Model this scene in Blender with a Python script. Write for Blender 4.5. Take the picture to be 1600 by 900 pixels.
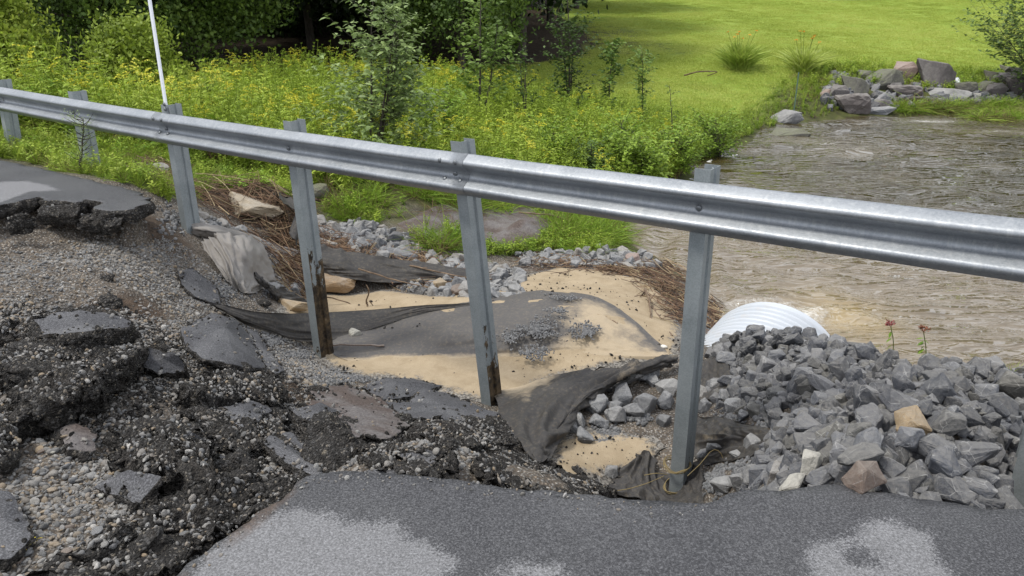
import bpy, bmesh, math, random
import numpy as np
from mathutils import Vector, Matrix
from mathutils.geometry import delaunay_2d_cdt
random.seed(7); R = np.random.default_rng(11)
for o in list(bpy.data.objects): bpy.data.objects.remove(o)
SC = bpy.context.scene
COL = SC.collection
# ------------------------------------------------------------ camera
CH, PITCH, F = 1.68, math.radians(21.0), 1155.0
cam = bpy.data.objects.new('camera', bpy.data.cameras.new('camera'))
COL.objects.link(cam); SC.camera = cam
cam.location = (0, 0, CH); cam.rotation_euler = (math.radians(90) - PITCH, 0, 0)
cam.data.sensor_width = 36; cam.data.lens = F / 1600 * 36
cam.data.clip_start = 0.05; cam.data.clip_end = 600
# ------------------------------------------------------------ sky and sun (bright, thinly overcast)
SUN_EL, SUN_AZ = math.radians(62), math.radians(-105)     # azimuth from +Y towards +X
w = bpy.data.worlds.new('World'); SC.world = w; w.use_nodes = True
nt = w.node_tree; nt.nodes.clear()
out = nt.nodes.new('ShaderNodeOutputWorld'); bg = nt.nodes.new('ShaderNodeBackground')
sky = nt.nodes.new('ShaderNodeTexSky'); sky.sky_type = 'NISHITA'; sky.sun_disc = False
sky.sun_elevation = SUN_EL; sky.sun_rotation = SUN_AZ; sky.dust_density = 2.0
tc = nt.nodes.new('ShaderNodeTexCoord'); nz = nt.nodes.new('ShaderNodeTexNoise')
nz.inputs['Scale'].default_value = 1.6; nz.inputs['Detail'].default_value = 6; nz.inputs['Roughness'].default_value = .55
rp = nt.nodes.new('ShaderNodeValToRGB'); rp.color_ramp.elements[0].position = .34; rp.color_ramp.elements[1].position = .62
rp.color_ramp.elements[0].color = (.35,)*3 + (1,); rp.color_ramp.elements[1].color = (.95,)*3 + (1,)
mx = nt.nodes.new('ShaderNodeMix'); mx.data_type = 'RGBA'
mx.inputs[7].default_value = (13.0, 13.4, 14.2, 1)       # cloud layer, in the sky texture's own units
L = nt.links.new
L(tc.outputs['Generated'], nz.inputs['Vector']); L(nz.outputs['Fac'], rp.inputs['Fac'])
L(rp.outputs['Color'], mx.inputs[0]); L(sky.outputs['Color'], mx.inputs[6])
L(mx.outputs[2], bg.inputs['Color']); bg.inputs['Strength'].default_value = 0.108
L(bg.outputs[0], out.inputs['Surface'])
sl = bpy.data.lights.new('sun', 'SUN'); sl.energy = 2.5; sl.angle = math.radians(10); sl.color = (1, .96, .88)
so = bpy.data.objects.new('sun', sl); COL.objects.link(so)
sd = Vector((math.sin(SUN_AZ)*math.cos(SUN_EL), math.cos(SUN_AZ)*math.cos(SUN_EL), math.sin(SUN_EL)))
so.rotation_euler = sd.to_track_quat('Z', 'Y').to_euler(); so.location = sd * 50
SC.view_settings.view_transform = 'Standard'; SC.view_settings.look = 'None'
SC.view_settings.exposure = 0.15; SC.view_settings.gamma = 1
SC.cycles.max_bounces = 6; SC.cycles.diffuse_bounces = 3; SC.cycles.glossy_bounces = 3
SC.cycles.transparent_max_bounces = 4; SC.cycles.use_denoising = True

# ------------------------------------------------------------ noise and pixel helpers
_T = np.random.default_rng(3).random((64, 64, 64)).astype(np.float32)
def n3(x, y, z):
    x, y, z = np.broadcast_arrays(np.asarray(x, float), np.asarray(y, float), np.asarray(z, float))
    xi, yi, zi = np.floor(x).astype(int), np.floor(y).astype(int), np.floor(z).astype(int)
    fx, fy, fz = x-xi, y-yi, z-zi
    fx, fy, fz = fx*fx*(3-2*fx), fy*fy*(3-2*fy), fz*fz*(3-2*fz)
    r = 0
    for a in (0, 1):
        for b in (0, 1):
            for c in (0, 1):
                r = r + _T[(xi+a) & 63, (yi+b) & 63, (zi+c) & 63]*(fx if a else 1-fx)*(fy if b else 1-fy)*(fz if c else 1-fz)
    return r*2-1
def fbm(x, y, z=0.0, o=4, g=.5):
    r, a = 0, 1.0
    x, y, z = np.asarray(x, float), np.asarray(y, float), np.asarray(z, float)
    for i in range(o):
        r = r + a*n3(x*2**i+i*7.3, y*2**i+i*3.1, z*2**i+i*5.7); a *= g
    return r
def P(px, py, z):
    x, u = (px-800)/F, (450-py)/F
    d = np.array([x, math.cos(PITCH)+math.sin(PITCH)*u, math.cos(PITCH)*u-math.sin(PITCH)])
    return np.array([0, 0, CH]) + d*((z-CH)/d[2])
def PY(px, py, y):                                       # point on the pixel's ray at forward distance y
    x, u = (px-800)/F, (450-py)/F
    d = np.array([x, math.cos(PITCH)+math.sin(PITCH)*u, math.cos(PITCH)*u-math.sin(PITCH)])
    return np.array([0, 0, CH]) + d*(y/d[1])
def sstep(a, b, x):
    t = np.clip((x-a)/(b-a), 0, 1); return t*t*(3-2*t)
A_ = np.array([-.818, .575]); N_ = np.array([.575, .818])   # along the road (to the left and away) / across it
def ST(s, t): return A_*s + N_*t

# ------------------------------------------------------------ ground height
WATER = -1.9
cp = []
def C(px, py, z): p = P(px, py, z); cp.append((p[0], p[1], z))
def W(x, y, z): cp.append((x, y, z))
for a in [(240,345,-.32),(150,365,-.34),(60,372,-.30),(0,375,-.28),(-150,390,-.28),(300,380,-.66),(262,365,-.5),(330,400,-.8),
          (400,400,-.98),(420,470,-1.2),(330,470,-.85),(350,530,-.78),(450,530,-1.35),(200,430,-.40),(200,480,-.45),(100,450,-.34),
          (400,610,-.70),(300,560,-.52),(300,650,-.38),(450,650,-.72),(540,640,-1.02),(420,715,-.36),(100,560,-.34),(100,640,-.28),
          (100,850,-.17),(0,450,-.28),(0,540,-.32),(0,880,-.13),(250,800,-.22),(360,765,-.24),(-200,600,-.25),(-200,800,-.15),(200,700,-.26),(0,700,-.22),
          (500,745,-.26),(560,715,-.5),(600,690,-.75),(650,700,-.8),(650,650,-1.12),(700,660,-1.2),(560,600,-1.38),(500,565,-1.56),
          (760,640,-1.45),(760,700,-.95),(840,745,-.62),(900,768,-.5),(860,715,-1.38),(930,745,-1.5),(980,700,-1.48),(1050,775,-1.56),
          (1110,760,-1.25),(1150,720,-1.2),(1120,600,-1.42),(1180,768,-.55),(1250,768,-.22),(1330,765,-.15),(1450,778,-.13),(1580,790,-.15),
          (1200,700,-.82),(1300,700,-.60),(1400,650,-.68),(1500,650,-.62),(1560,690,-.52),(1200,620,-.98),(1300,570,-.98),(1400,590,-.86),
          (1550,612,-.78),(1170,550,-1.15),(1300,640,-.8),(1750,640,-.7),(1750,750,-.3),(1060,650,-1.42),
          (950,620,-1.45),(1040,590,-1.42),(900,640,-1.45),(850,570,-1.52),(600,580,-1.56),(700,610,-1.55),(700,500,-1.42),(850,475,-1.28),(780,480,-1.35),
          (900,500,-1.33),(960,520,-1.38),(1010,545,-1.46),(600,490,-1.52),(560,460,-1.56),(480,470,-1.5),(800,440,-1.52),(900,430,-1.55),(1050,490,-1.62),
          (1000,430,-1.6),(960,400,-1.62),(860,405,-1.58),(1110,500,-1.82),(700,440,-1.5),(650,385,-1.32),(580,360,-1.25),(520,350,-1.2),
          (520,400,-1.32),(380,340,-.85),(320,290,-.6),(450,310,-.95),(440,400,-1.18),(200,240,-.28),(260,290,-.45),(100,215,-.35),
          (800,365,-1.55),(850,345,-1.5),(930,360,-1.75),(760,330,-1.45),(900,330,-1.7)]: C(*a)
for x, y, z in [(-3,13,-1.2),(0,14,-1.45),(1,16,-1.45),(-3,17,-1.15),(2.4,17,-1.5),(-3,21,-1.1),(1,21,-1.2),(3.5,21,-1.4),(5.5,24,-1.3),(-7,13,-.95),(-7,17,-1.0),(-8,21,-1.0),
                (-3,26,-.95),(2,26,-.95),(7,28,-.85),(-9,26,-.9),(-12,12,-.7),(-13,18,-.8),(-14,26,-.8),(10.5,28.6,-.8),(14,30,-.75),(20,33,-.6),
                (-3,34,-.3),(6,34,-.3),(14,36,-.15),(-14,34,-.2),(-3,45,.65),(10,45,.65),(-14,45,.65),(22,45,.65),
                # stream bed
                (3.2,13,-2.2),(2.6,11.5,-2.15),(5.5,13,-2.4),(4,10,-2.35),(5,8,-2.3),(3.2,8.6,-2.15),(5.8,16.5,-2.3),(8.5,20,-2.3),(11,24,-2.3),(15,24.5,-2.3),(9,14,-2.5),(9,9,-2.4),
                (14,18,-2.5),(14,10,-2.4),(20,25,-2.4),(3.4,6.9,-2.1),(4.6,6.3,-2.1),(7,6.8,-2.2),(6,5.2,-1.2),(8,5.2,-1.4),(5,4.4,-.7),(9,3,-1.0),(12,3,-1.6),
                # under the road
                (.6,.8,-.13),(2,1,-.13),(3.5,1.5,-.13),(0,0,-.13),(5,1,-.13),(0,-3,-.13),(4,-3,-.13),(-3,0,-.15),(-5,-1,-.15)]: W(x, y, z)
for s in (8.2, 10, 13, 17):
    for t, z in ((0,-.13),(2,-.13),(3.4,-.13),(4.4,-.22),(6,-.6),(8.5,-1.0)): p = ST(s, t); W(p[0], p[1], z)
for y_, z_ in ((2.55, -.95), (2.85, -1.3), (3.3, -1.5), (3.8, -1.57)):
    W(.235*y_, y_, z_); W(.30*y_, y_, z_+.03)
for x_, y_, z_ in ((2.14, 2.6, -.42), (2.40, 2.9, -.66), (2.66, 3.2, -.90), (2.9, 3.4, -.85)): W(x_, y_, z_)
cp = np.array(cp)
def _phi(r): return np.where(r > 1e-9, r*r*np.log(np.maximum(r, 1e-9)), 0)
def tps(p, lam):
    n = len(p); D = np.hypot(p[:, None, 0]-p[None, :, 0], p[:, None, 1]-p[None, :, 1])
    M = np.zeros((n+3, n+3)); M[:n, :n] = _phi(D)+lam*np.eye(n); M[:n, n] = 1; M[:n, n+1:] = p[:, :2]; M[n, :n] = 1; M[n+1:, :n] = p[:, :2].T
    return np.linalg.solve(M, np.r_[p[:, 2], 0, 0, 0])
SOL = tps(cp, .004)
def h_raw(x, y):
    sh = x.shape; x = x.ravel(); y = y.ravel(); r = np.empty(len(x)); n = len(cp)
    for i in range(0, len(x), 40000):
        a, b = x[i:i+40000], y[i:i+40000]
        r[i:i+40000] = _phi(np.hypot(a[:, None]-cp[:, 0], b[:, None]-cp[:, 1])) @ SOL[:n] + SOL[n] + a*SOL[n+1] + b*SOL[n+2]
    return r.reshape(sh)
def axis(lo, a, b, hi, d, g=1.09, mx=2.5):
    mid = list(np.arange(a, b, d)); up = [b]; s = d
    while up[-1] < hi: s = min(s*g, mx); up.append(up[-1]+s)
    dn = [a]; s = d
    while dn[-1] > lo: s = min(s*g, mx); dn.append(dn[-1]-s)
    return np.array(dn[::-1][:-1] + mid + up)
GX = axis(-160, -6.2, 4.6, 160, .032); GY = axis(-60, 1.2, 9.8, 220, .032)
XX, YY = np.meshgrid(GX, GY)
def base_h(x, y):
    near = np.clip(x, -16, 21); ny = np.clip(y, -4, 45)
    h = h_raw(near, ny)
    lawn = -.8+.085*(y-28)
    lawn = np.where(y > 70, -.8+.085*42+.03*(y-70), lawn)
    h = h*(1-sstep(33, 43, y)) + lawn*sstep(33, 43, y)
    h = np.where(y < -3, -.13, h)
    rt = x-14-.25*(y-20)                              # the stream leaves the frame to the right
    h = h + 0*rt
    return h
HZ = base_h(XX, YY)
# rough relief: rubble on the left, sand ripples, lumpy banks
sg = XX*A_[0]+YY*A_[1]; tg = XX*N_[0]+YY*N_[1]
nearf = 1-sstep(9, 13, np.hypot(XX, YY))
rub = sstep(-.2, .6, 3.7-tg)*nearf*sstep(-.5, .3, sg*.6+XX*-.8)
HZ = HZ + rub*(.045*fbm(XX*2.2, YY*2.2, 1, 4)+.02*fbm(XX*11, YY*11, 4, 3)) + nearf*(.012*fbm(XX*3, YY*3, 9, 4)) \
     + (1-nearf)*.04*fbm(XX*.6, YY*.6, 2, 3)
def hz(x, y):
    x = np.asarray(x, float); y = np.asarray(y, float)
    i = np.clip(np.searchsorted(GX, x)-1, 0, len(GX)-2); j = np.clip(np.searchsorted(GY, y)-1, 0, len(GY)-2)
    u = np.clip((x-GX[i])/(GX[i+1]-GX[i]), 0, 1); v = np.clip((y-GY[j])/(GY[j+1]-GY[j]), 0, 1)
    return HZ[j, i]*(1-u)*(1-v)+HZ[j, i+1]*u*(1-v)+HZ[j+1, i]*(1-u)*v+HZ[j+1, i+1]*u*v
def hit(px, py, floor=WATER-.6, dmin=2.0):
    x, u = (px-800)/F, (450-py)/F
    d = np.array([x, math.cos(PITCH)+math.sin(PITCH)*u, math.cos(PITCH)*u-math.sin(PITCH)])
    k = dmin*1.02**np.arange(0, 230); k = k[k < 140]
    p = np.array([0, 0, CH])+k[:, None]*d
    g = p[:, 2]-np.maximum(hz(p[:, 0], p[:, 1]), floor)
    w_ = np.where(g < 0)[0]
    if len(w_) == 0: return p[-1]
    i = w_[0]
    if i == 0: return p[0]
    f = g[i-1]/(g[i-1]-g[i]); return p[i-1]*(1-f)+p[i]*f
def seg_sd(x, y, poly):                                   # signed distance, positive inside
    x = np.asarray(x, float); y = np.asarray(y, float)
    d = np.full(x.shape, 1e9); ins = np.zeros(x.shape, bool); n = len(poly)
    for i in range(n):
        (ax, ay), (bx, by) = poly[i][:2], poly[(i+1) % n][:2]
        ex, ey = bx-ax, by-ay; t = np.clip(((x-ax)*ex+(y-ay)*ey)/(ex*ex+ey*ey+1e-12), 0, 1)
        d = np.minimum(d, np.hypot(x-ax-t*ex, y-ay-t*ey))
        c = ((ay > y) != (by > y)) & (x < (bx-ax)*(y-ay)/(by-ay+1e-12)+ax); ins ^= c
    return np.where(ins, d, -d)
def wpoly(pts, z=None):
    return [tuple((hit(*p) if z is None else P(p[0], p[1], z))[:2]) for p in pts]

# ------------------------------------------------------------ materials
def newmat(name):
    m = bpy.data.materials.new(name); m.use_nodes = True; t = m.node_tree; t.nodes.clear()
    class K: pass
    k = K(); k.m = m; k.t = t
    def nd(ty, **kw):
        n = t.nodes.new(ty)
        for a, v in kw.items(): setattr(n, a, v)
        return n
    def put(n, i, v):
        if v is None: return
        if hasattr(v, 'is_linked') or isinstance(v, bpy.types.NodeSocket): t.links.new(v, n.inputs[i])
        else:
            s = n.inputs[i]
            if s.type == 'RGBA' and not hasattr(v, '__len__'): v = (v, v, v, 1)
            elif s.type == 'RGBA' and len(v) == 3: v = (*v, 1)
            s.default_value = v
    k.nd, k.put = nd, put
    k.pos = nd('ShaderNodeTexCoord').outputs['Object']
    def noise(scale, detail=4, rough=.55, vec=None, dist=0):
        n = nd('ShaderNodeTexNoise'); put(n, 'Vector', vec or k.pos); put(n, 'Scale', scale); put(n, 'Detail', detail); put(n, 'Roughness', rough); put(n, 'Distortion', dist)
        return n.outputs['Fac']
    def voro(scale, vec=None, feature='F1', what='Distance', rnd=1):
        n = nd('ShaderNodeTexVoronoi', feature=feature); put(n, 'Vector', vec or k.pos); put(n, 'Scale', scale); put(n, 'Randomness', rnd)
        return n.outputs[what]
    def ramp(f, *st, interp='LINEAR'):
        n = nd('ShaderNodeValToRGB'); cr = n.color_ramp; cr.interpolation = interp
        while len(cr.elements) < len(st): cr.elements.new(.5)
        for e, (p, c) in zip(cr.elements, st):
            e.position = p; e.color = (*((c,)*3 if not hasattr(c, '__len__') else c), 1)
        put(n, 0, f); return n.outputs[0]
    def mix(f, a, b, mode='MIX'):
        n = nd('ShaderNodeMix', data_type='RGBA', blend_type=mode); put(n, 0, f); put(n, 6, a); put(n, 7, b); return n.outputs[2]
    def math_(op, a, b=None, c=None):
        n = nd('ShaderNodeMath', operation=op); put(n, 0, a); put(n, 1, b); put(n, 2, c); return n.outputs[0]
    def attr(name, ty='GEOMETRY', o='Fac'):
        n = nd('ShaderNodeAttribute', attribute_type=ty, attribute_name=name); return n.outputs[o]
    def mapping(scale=(1, 1, 1), vec=None, rot=(0, 0, 0)):
        n = nd('ShaderNodeMapping'); put(n, 'Vector', vec or k.pos); n.inputs['Scale'].default_value = scale; n.inputs['Rotation'].default_value = rot; return n.outputs[0]
    def bump(h, s=.5, d=.01, nrm=None):
        n = nd('ShaderNodeBump'); put(n, 'Height', h); put(n, 'Strength', s); put(n, 'Distance', d); put(n, 'Normal', nrm); return n.outputs[0]
    def orand(): return nd('ShaderNodeObjectInfo').outputs['Random']
    def hsv(c, h=.5, s=1, v=1):
        n = nd('ShaderNodeHueSaturation'); put(n, 'Color', c); put(n, 'Hue', h); put(n, 'Saturation', s); put(n, 'Value', v); return n.outputs[0]
    def done(col, rough=.8, nrm=None, metal=0, spec=.4, trans=0):
        b = nd('ShaderNodeBsdfPrincipled'); put(b, 'Base Color', col); put(b, 'Roughness', rough); put(b, 'Metallic', metal); put(b, 'Specular IOR Level', spec)
        if nrm: put(b, 'Normal', nrm)
        o = nd('ShaderNodeOutputMaterial'); s = b.outputs[0]
        if trans:
            tr = nd('ShaderNodeBsdfTranslucent'); put(tr, 'Color', col); mm = nd('ShaderNodeMixShader'); put(mm, 0, trans)
            t.links.new(s, mm.inputs[1]); t.links.new(tr.outputs[0], mm.inputs[2]); s = mm.outputs[0]
        t.links.new(s, o.inputs[0]); k.bsdf = b; return m
    k.noise, k.voro, k.ramp, k.mix, k.math, k.attr, k.mapping, k.bump, k.orand, k.hsv, k.done = noise, voro, ramp, mix, math_, attr, mapping, bump, orand, hsv, done
    return k

def leafmat(name, c1, c2, c3, tr=.25, rough=.55, ty='INSTANCER'):
    k = newmat(name); a = k.attr('tone', ty) if ty else k.orand()
    r = k.nd('ShaderNodeNewGeometry').outputs['Random Per Island']
    f = k.math('ADD', k.math('MULTIPLY', a, .6), k.math('MULTIPLY', r, .4))
    return k.done(k.ramp(f, (.1, c1), (.5, c2), (.95, c3)), rough, trans=tr, spec=.3)

# ------------------------------------------------------------ object helpers
def tag(o, label=None, cat=None, group=None, kind=None):
    if label: o['label'] = label
    if cat: o['category'] = cat
    if group: o['group'] = group
    if kind: o['kind'] = kind
    return o
def link(name, data, parent=None, mats=()):
    o = bpy.data.objects.new(name, data); COL.objects.link(o)
    if parent: o.parent = parent
    if data is not None:
        for m in mats: data.materials.append(m)
    return o
def empty(name, loc=(0, 0, 0), rz=0):
    o = link(name, None); o.location = loc; o.rotation_euler = (0, 0, rz); o.empty_display_size = .1; return o
def tmesh(name, V, T, smooth=False, mi=None, attrs=None):
    me = bpy.data.meshes.new(name); V = np.asarray(V, np.float32); T = np.asarray(T, np.int32); k = T.shape[1]
    me.vertices.add(len(V)); me.vertices.foreach_set('co', V.ravel())
    me.loops.add(T.size); me.loops.foreach_set('vertex_index', T.ravel())
    me.polygons.add(len(T)); me.polygons.foreach_set('loop_start', np.arange(0, T.size, k, dtype=np.int32))
    if mi is not None: me.polygons.foreach_set('material_index', np.asarray(mi, np.int32))
    me.update(calc_edges=True); me.validate()
    me.polygons.foreach_set('use_smooth', np.full(len(me.polygons), smooth))
    for n, a in (attrs or {}).items():
        a = np.asarray(a, np.float32)
        if a.ndim == 1: me.attributes.new(n, 'FLOAT', 'POINT').data.foreach_set('value', a)
        else: me.attributes.new(n, 'FLOAT_VECTOR', 'POINT').data.foreach_set('vector', a.ravel())
    return me
class MB:
    def __init__(s): s.V, s.T, s.M, s.n = [], [], [], 0
    def add(s, V, T, mi=0):
        V = np.asarray(V, float).reshape(-1, 3); T = np.asarray(T, int)
        if T.shape[1] == 4: T = np.r_[T[:, [0, 1, 2]], T[:, [0, 2, 3]]]
        s.V.append(V); s.T.append(T+s.n); s.M.append(np.full(len(T), mi)); s.n += len(V)
    def mesh(s, name, smooth=False):
        return tmesh(name, np.concatenate(s.V), np.concatenate(s.T), smooth, np.concatenate(s.M))
    def tube(s, pts, rad, n=6, mi=0, cap=True):
        pts = np.asarray(pts, float); m = len(pts); rad = np.broadcast_to(np.asarray(rad, float), (m,))
        tg_ = np.gradient(pts, axis=0); tg_ /= np.linalg.norm(tg_, axis=1)[:, None]+1e-9
        ref = np.array([0, 0, 1.]) if abs(tg_[:, 2]).mean() < .8 else np.array([1., 0, 0])
        a = np.cross(tg_, ref); a /= np.linalg.norm(a, axis=1)[:, None]+1e-9; b = np.cross(tg_, a)
        th = np.arange(n)*2*np.pi/n
        V = pts[:, None]+rad[:, None, None]*(a[:, None]*np.cos(th)[None, :, None]+b[:, None]*np.sin(th)[None, :, None])
        i = np.arange(m-1)[:, None]*n; j = np.arange(n); j2 = (j+1) % n
        T = np.stack([i+j, i+j2, i+n+j2, i+n+j], -1).reshape(-1, 4)
        s.add(V.reshape(-1, 3), T, mi)
        if cap:
            for q in (0, m-1):
                base = s.n; s.add(np.vstack([V[q], pts[q]]), np.stack([j, j2, np.full(n, n)], 1), mi)
    def leaves(s, Pb, D, L_, Wd, droop=.3, mi=0, up=None):
        Pb = np.asarray(Pb, float).reshape(-1, 3); m = len(Pb); D = np.asarray(D, float).reshape(-1, 3); D = D/(np.linalg.norm(D, axis=1)[:, None]+1e-9)
        L_ = np.broadcast_to(L_, (m,))[:, None]; Wd = np.broadcast_to(Wd, (m,))[:, None]
        u = np.tile([0, 0, 1.], (m, 1)) if up is None else up
        u = u+R.normal(0, .35, (m, 3)); sd_ = np.cross(D, u); sd_ /= np.linalg.norm(sd_, axis=1)[:, None]+1e-9
        dz = np.array([0, 0, -1.])*droop
        a = Pb; b = Pb+D*L_*.38+dz*L_*.12; c = Pb+D*L_*.72+dz*L_*.42; e = Pb+D*L_+dz*L_*.85
        V = np.stack([a, b-sd_*Wd*.5, b+sd_*Wd*.5, c-sd_*Wd*.38, c+sd_*Wd*.38, e], 1)
        i = np.arange(m)[:, None]*6
        T = np.concatenate([i+[0, 2, 1], i+[1, 2, 4], i+[1, 4, 3], i+[3, 4, 5]], 0)
        s.add(V.reshape(-1, 3), T, mi)
    def box(s, c, h, mi=0, M=None):
        c = np.array(c, float); h = np.array(h, float)
        V = np.array([[x, y, z] for x in (-1, 1) for y in (-1, 1) for z in (-1, 1)])*h
        if M is not None: V = V @ np.array(M).T
        s.add(V+c, [[0, 1, 3, 2], [4, 6, 7, 5], [0, 4, 5, 1], [2, 3, 7, 6], [0, 2, 6, 4], [1, 5, 7, 3]], mi)
# instancing: an object whose mesh is points; a node group puts prototype pieces on them
PROTO = {}
def proto(name, meshes):
    c = bpy.data.collections.new(name)
    for i, m in enumerate(meshes):
        c.objects.link(bpy.data.objects.new('%s_%02d' % (name, i), m))
    PROTO[name] = (c, len(meshes)); return name
def gn_tree(name):
    c, n = PROTO[name]; key = 'scatter_'+name
    if key in bpy.data.node_groups: return bpy.data.node_groups[key]
    g = bpy.data.node_groups.new(key, 'GeometryNodeTree')
    g.interface.new_socket('Geometry', in_out='INPUT', socket_type='NodeSocketGeometry'); g.interface.new_socket('Geometry', in_out='OUTPUT', socket_type='NodeSocketGeometry')
    i = g.nodes.new('NodeGroupInput'); o = g.nodes.new('NodeGroupOutput'); ip = g.nodes.new('GeometryNodeInstanceOnPoints')
    ci = g.nodes.new('GeometryNodeCollectionInfo'); ci.inputs['Collection'].default_value = c; ci.inputs['Separate Children'].default_value = True; ci.inputs['Reset Children'].default_value = True
    def na(nm, ty):
        q = g.nodes.new('GeometryNodeInputNamedAttribute'); q.data_type = ty; q.inputs['Name'].default_value = nm
        return q.outputs['Attribute']
    e = g.nodes.new('FunctionNodeEulerToRotation'); l = g.links.new
    l(i.outputs[0], ip.inputs['Points']); l(ci.outputs[0], ip.inputs['Instance']); ip.inputs['Pick Instance'].default_value = True
    l(na('pick', 'INT'), ip.inputs['Instance Index']); l(na('rot', 'FLOAT_VECTOR'), e.inputs[0]); l(e.outputs[0], ip.inputs['Rotation']); l(na('scl', 'FLOAT_VECTOR'), ip.inputs['Scale'])
    l(ip.outputs[0], o.inputs[0]); return g
def scatter(name, pname, pts, rot, scl, tone=None, parent=None, pick=None):
    pts = np.asarray(pts, np.float32); n = len(pts); me = bpy.data.meshes.new(name); me.vertices.add(n); me.vertices.foreach_set('co', pts.ravel())
    scl = np.asarray(scl, np.float32); scl = np.repeat(scl[:, None], 3, 1) if scl.ndim == 1 else scl
    def at(nm, ty, key, a): me.attributes.new(nm, ty, 'POINT').data.foreach_set(key, np.ascontiguousarray(a).ravel())
    at('rot', 'FLOAT_VECTOR', 'vector', np.asarray(rot, np.float32)); at('scl', 'FLOAT_VECTOR', 'vector', scl)
    at('tone', 'FLOAT', 'value', np.asarray(R.random(n) if tone is None else tone, np.float32))
    at('pick', 'INT', 'value', (R.integers(0, PROTO[pname][1], n) if pick is None else np.asarray(pick)).astype(np.int32))
    o = link(name, me, parent); md = o.modifiers.new('scatter', 'NODES'); md.node_group = gn_tree(pname)
    return o
def rz_only(n, tilt=.0):
    r = np.zeros((n, 3)); r[:, 2] = R.random(n)*6.283
    if tilt: r[:, :2] = R.normal(0, tilt, (n, 2))
    return r
def any_rot(n): return R.random((n, 3))*6.283
def sample_poly(poly, n, dens=None):
    p = np.array(poly); lo, hi = p[:, :2].min(0), p[:, :2].max(0); out_ = []; tot = 0
    for _ in range(60):
        q = lo+R.random((n*2, 2))*(hi-lo); q = q[seg_sd(q[:, 0], q[:, 1], poly) > 0]
        if dens is not None: q = q[R.random(len(q)) < dens(q[:, 0], q[:, 1])]
        out_.append(q); tot += len(q)
        if tot >= n: break
    return np.concatenate(out_)[:n]
# ============================================================ SETTING
def jitter(pts, step, amp, seed, closed=True):            # densify a polygon and roughen it
    out_, n = [], len(pts)
    for i in range(n if closed else n-1):
        a, b = np.array(pts[i][:2]), np.array(pts[(i+1) % n][:2]); L_ = np.linalg.norm(b-a)
        far = min(np.hypot(*a), np.hypot(*b)) > 14 or np.hypot(*((a+b)/2)) > 16 or min(a[1], b[1]) < .3
        st = max(step, L_/40) if far else step
        m = max(1, int(L_/st))
        for k in range(m):
            q = a+(b-a)*k/m; nn = np.array([-(b-a)[1], (b-a)[0]])/(L_+1e-9)
            am = 0 if far else amp
            q = q+nn*am*float(fbm(q[0]*6, q[1]*6, seed, 4)); out_.append((q[0], q[1]))
    return out_
def sheet(name, poly, zf, grid, mats, thick=0, rough=.01, seed=0, edge_mi=1, attrs=None, kind=None, smooth=True, uvdrop=0):
    poly = np.array(poly); lo, hi = poly.min(0), poly.max(0)
    if isinstance(grid, (int, float)):
        gx = np.arange(lo[0], hi[0], grid); gy = np.arange(lo[1], hi[1], grid)
    else: gx, gy = grid
    X, Y = np.meshgrid(gx, gy); X = X+R.uniform(-.2, .2, X.shape)*np.gradient(gx)[None, :]; Y = Y+R.uniform(-.2, .2, Y.shape)*np.gradient(gy)[:, None]
    s = seg_sd(X, Y, poly); q = np.stack([X[s > .008], Y[s > .008]], 1)
    nb = len(poly); allp = [Vector((float(a), float(b))) for a, b in np.r_[poly, q]]
    v, e, f, ov, oe, of = delaunay_2d_cdt(allp, [], [list(range(nb))], 1, 1e-5, True)
    V = np.array([(a.x, a.y) for a in v]); T = np.array([t for t in f if len(t) == 3])
    cen_ = (V[T[:, 0]]+V[T[:, 1]]+V[T[:, 2]])/3; T = T[seg_sd(cen_[:, 0], cen_[:, 1], poly) > 0]
    a, b, c = V[T[:, 0]], V[T[:, 1]], V[T[:, 2]]
    cr = (b[:, 0]-a[:, 0])*(c[:, 1]-a[:, 1])-(b[:, 1]-a[:, 1])*(c[:, 0]-a[:, 0]); T[cr < 0] = T[cr < 0][:, ::-1]
    Z = zf(V[:, 0], V[:, 1]); V3 = np.c_[V, Z]; mi = np.zeros(len(T), int)
    if thick:                                              # rough broken side wall
        ed = {}
        for t in T:
            for i in range(3):
                k = (t[i], t[(i+1) % 3]); ed[k] = 1
        bd = [k for k in ed if (k[1], k[0]) not in ed]
        nv = len(V3); rings = 5; idx = {}; ex = []
        nrm = {}
        for a_, b_ in bd:
            d = V[b_]-V[a_]; nn = np.array([d[1], -d[0]]); nn = nn/(np.linalg.norm(nn)+1e-9)
            nrm[a_] = nrm.get(a_, 0)+nn; nrm[b_] = nrm.get(b_, 0)+nn
        for a_ in nrm:
            idx[a_] = nv+len(ex)
            nn = nrm[a_]/(np.linalg.norm(nrm[a_])+1e-9)
            for r in range(1, rings+1):
                f_ = r/rings; am = rough*float(fbm(V[a_][0]*14, V[a_][1]*14, f_*4+seed, 3))+rough*.4*math.sin(f_*3.14)
                z = Z[a_]-thick*f_*(1+.25*float(n3(V[a_][0]*5, V[a_][1]*5, seed)))
                ex.append((V[a_][0]+nn[0]*am, V[a_][1]+nn[1]*am, z))
        T2 = []
        for a_, b_ in bd:
            pa, pb = a_, b_
            for r in range(rings):
                qa, qb = idx[a_]+r, idx[b_]+r; T2 += [(pa, qa, pb), (pb, qa, qb)]; pa, pb = qa, qb
        V3 = np.r_[V3, ex]; T = np.r_[T, T2]; mi = np.r_[mi, np.full(len(T2), edge_mi)]
    at = {k: f_(V3[:, 0], V3[:, 1]) for k, f_ in (attrs or {}).items()}
    o = link(name, tmesh(name, V3, T, smooth, mi, at), None, mats)
    if kind: o['kind'] = kind
    return o

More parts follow.
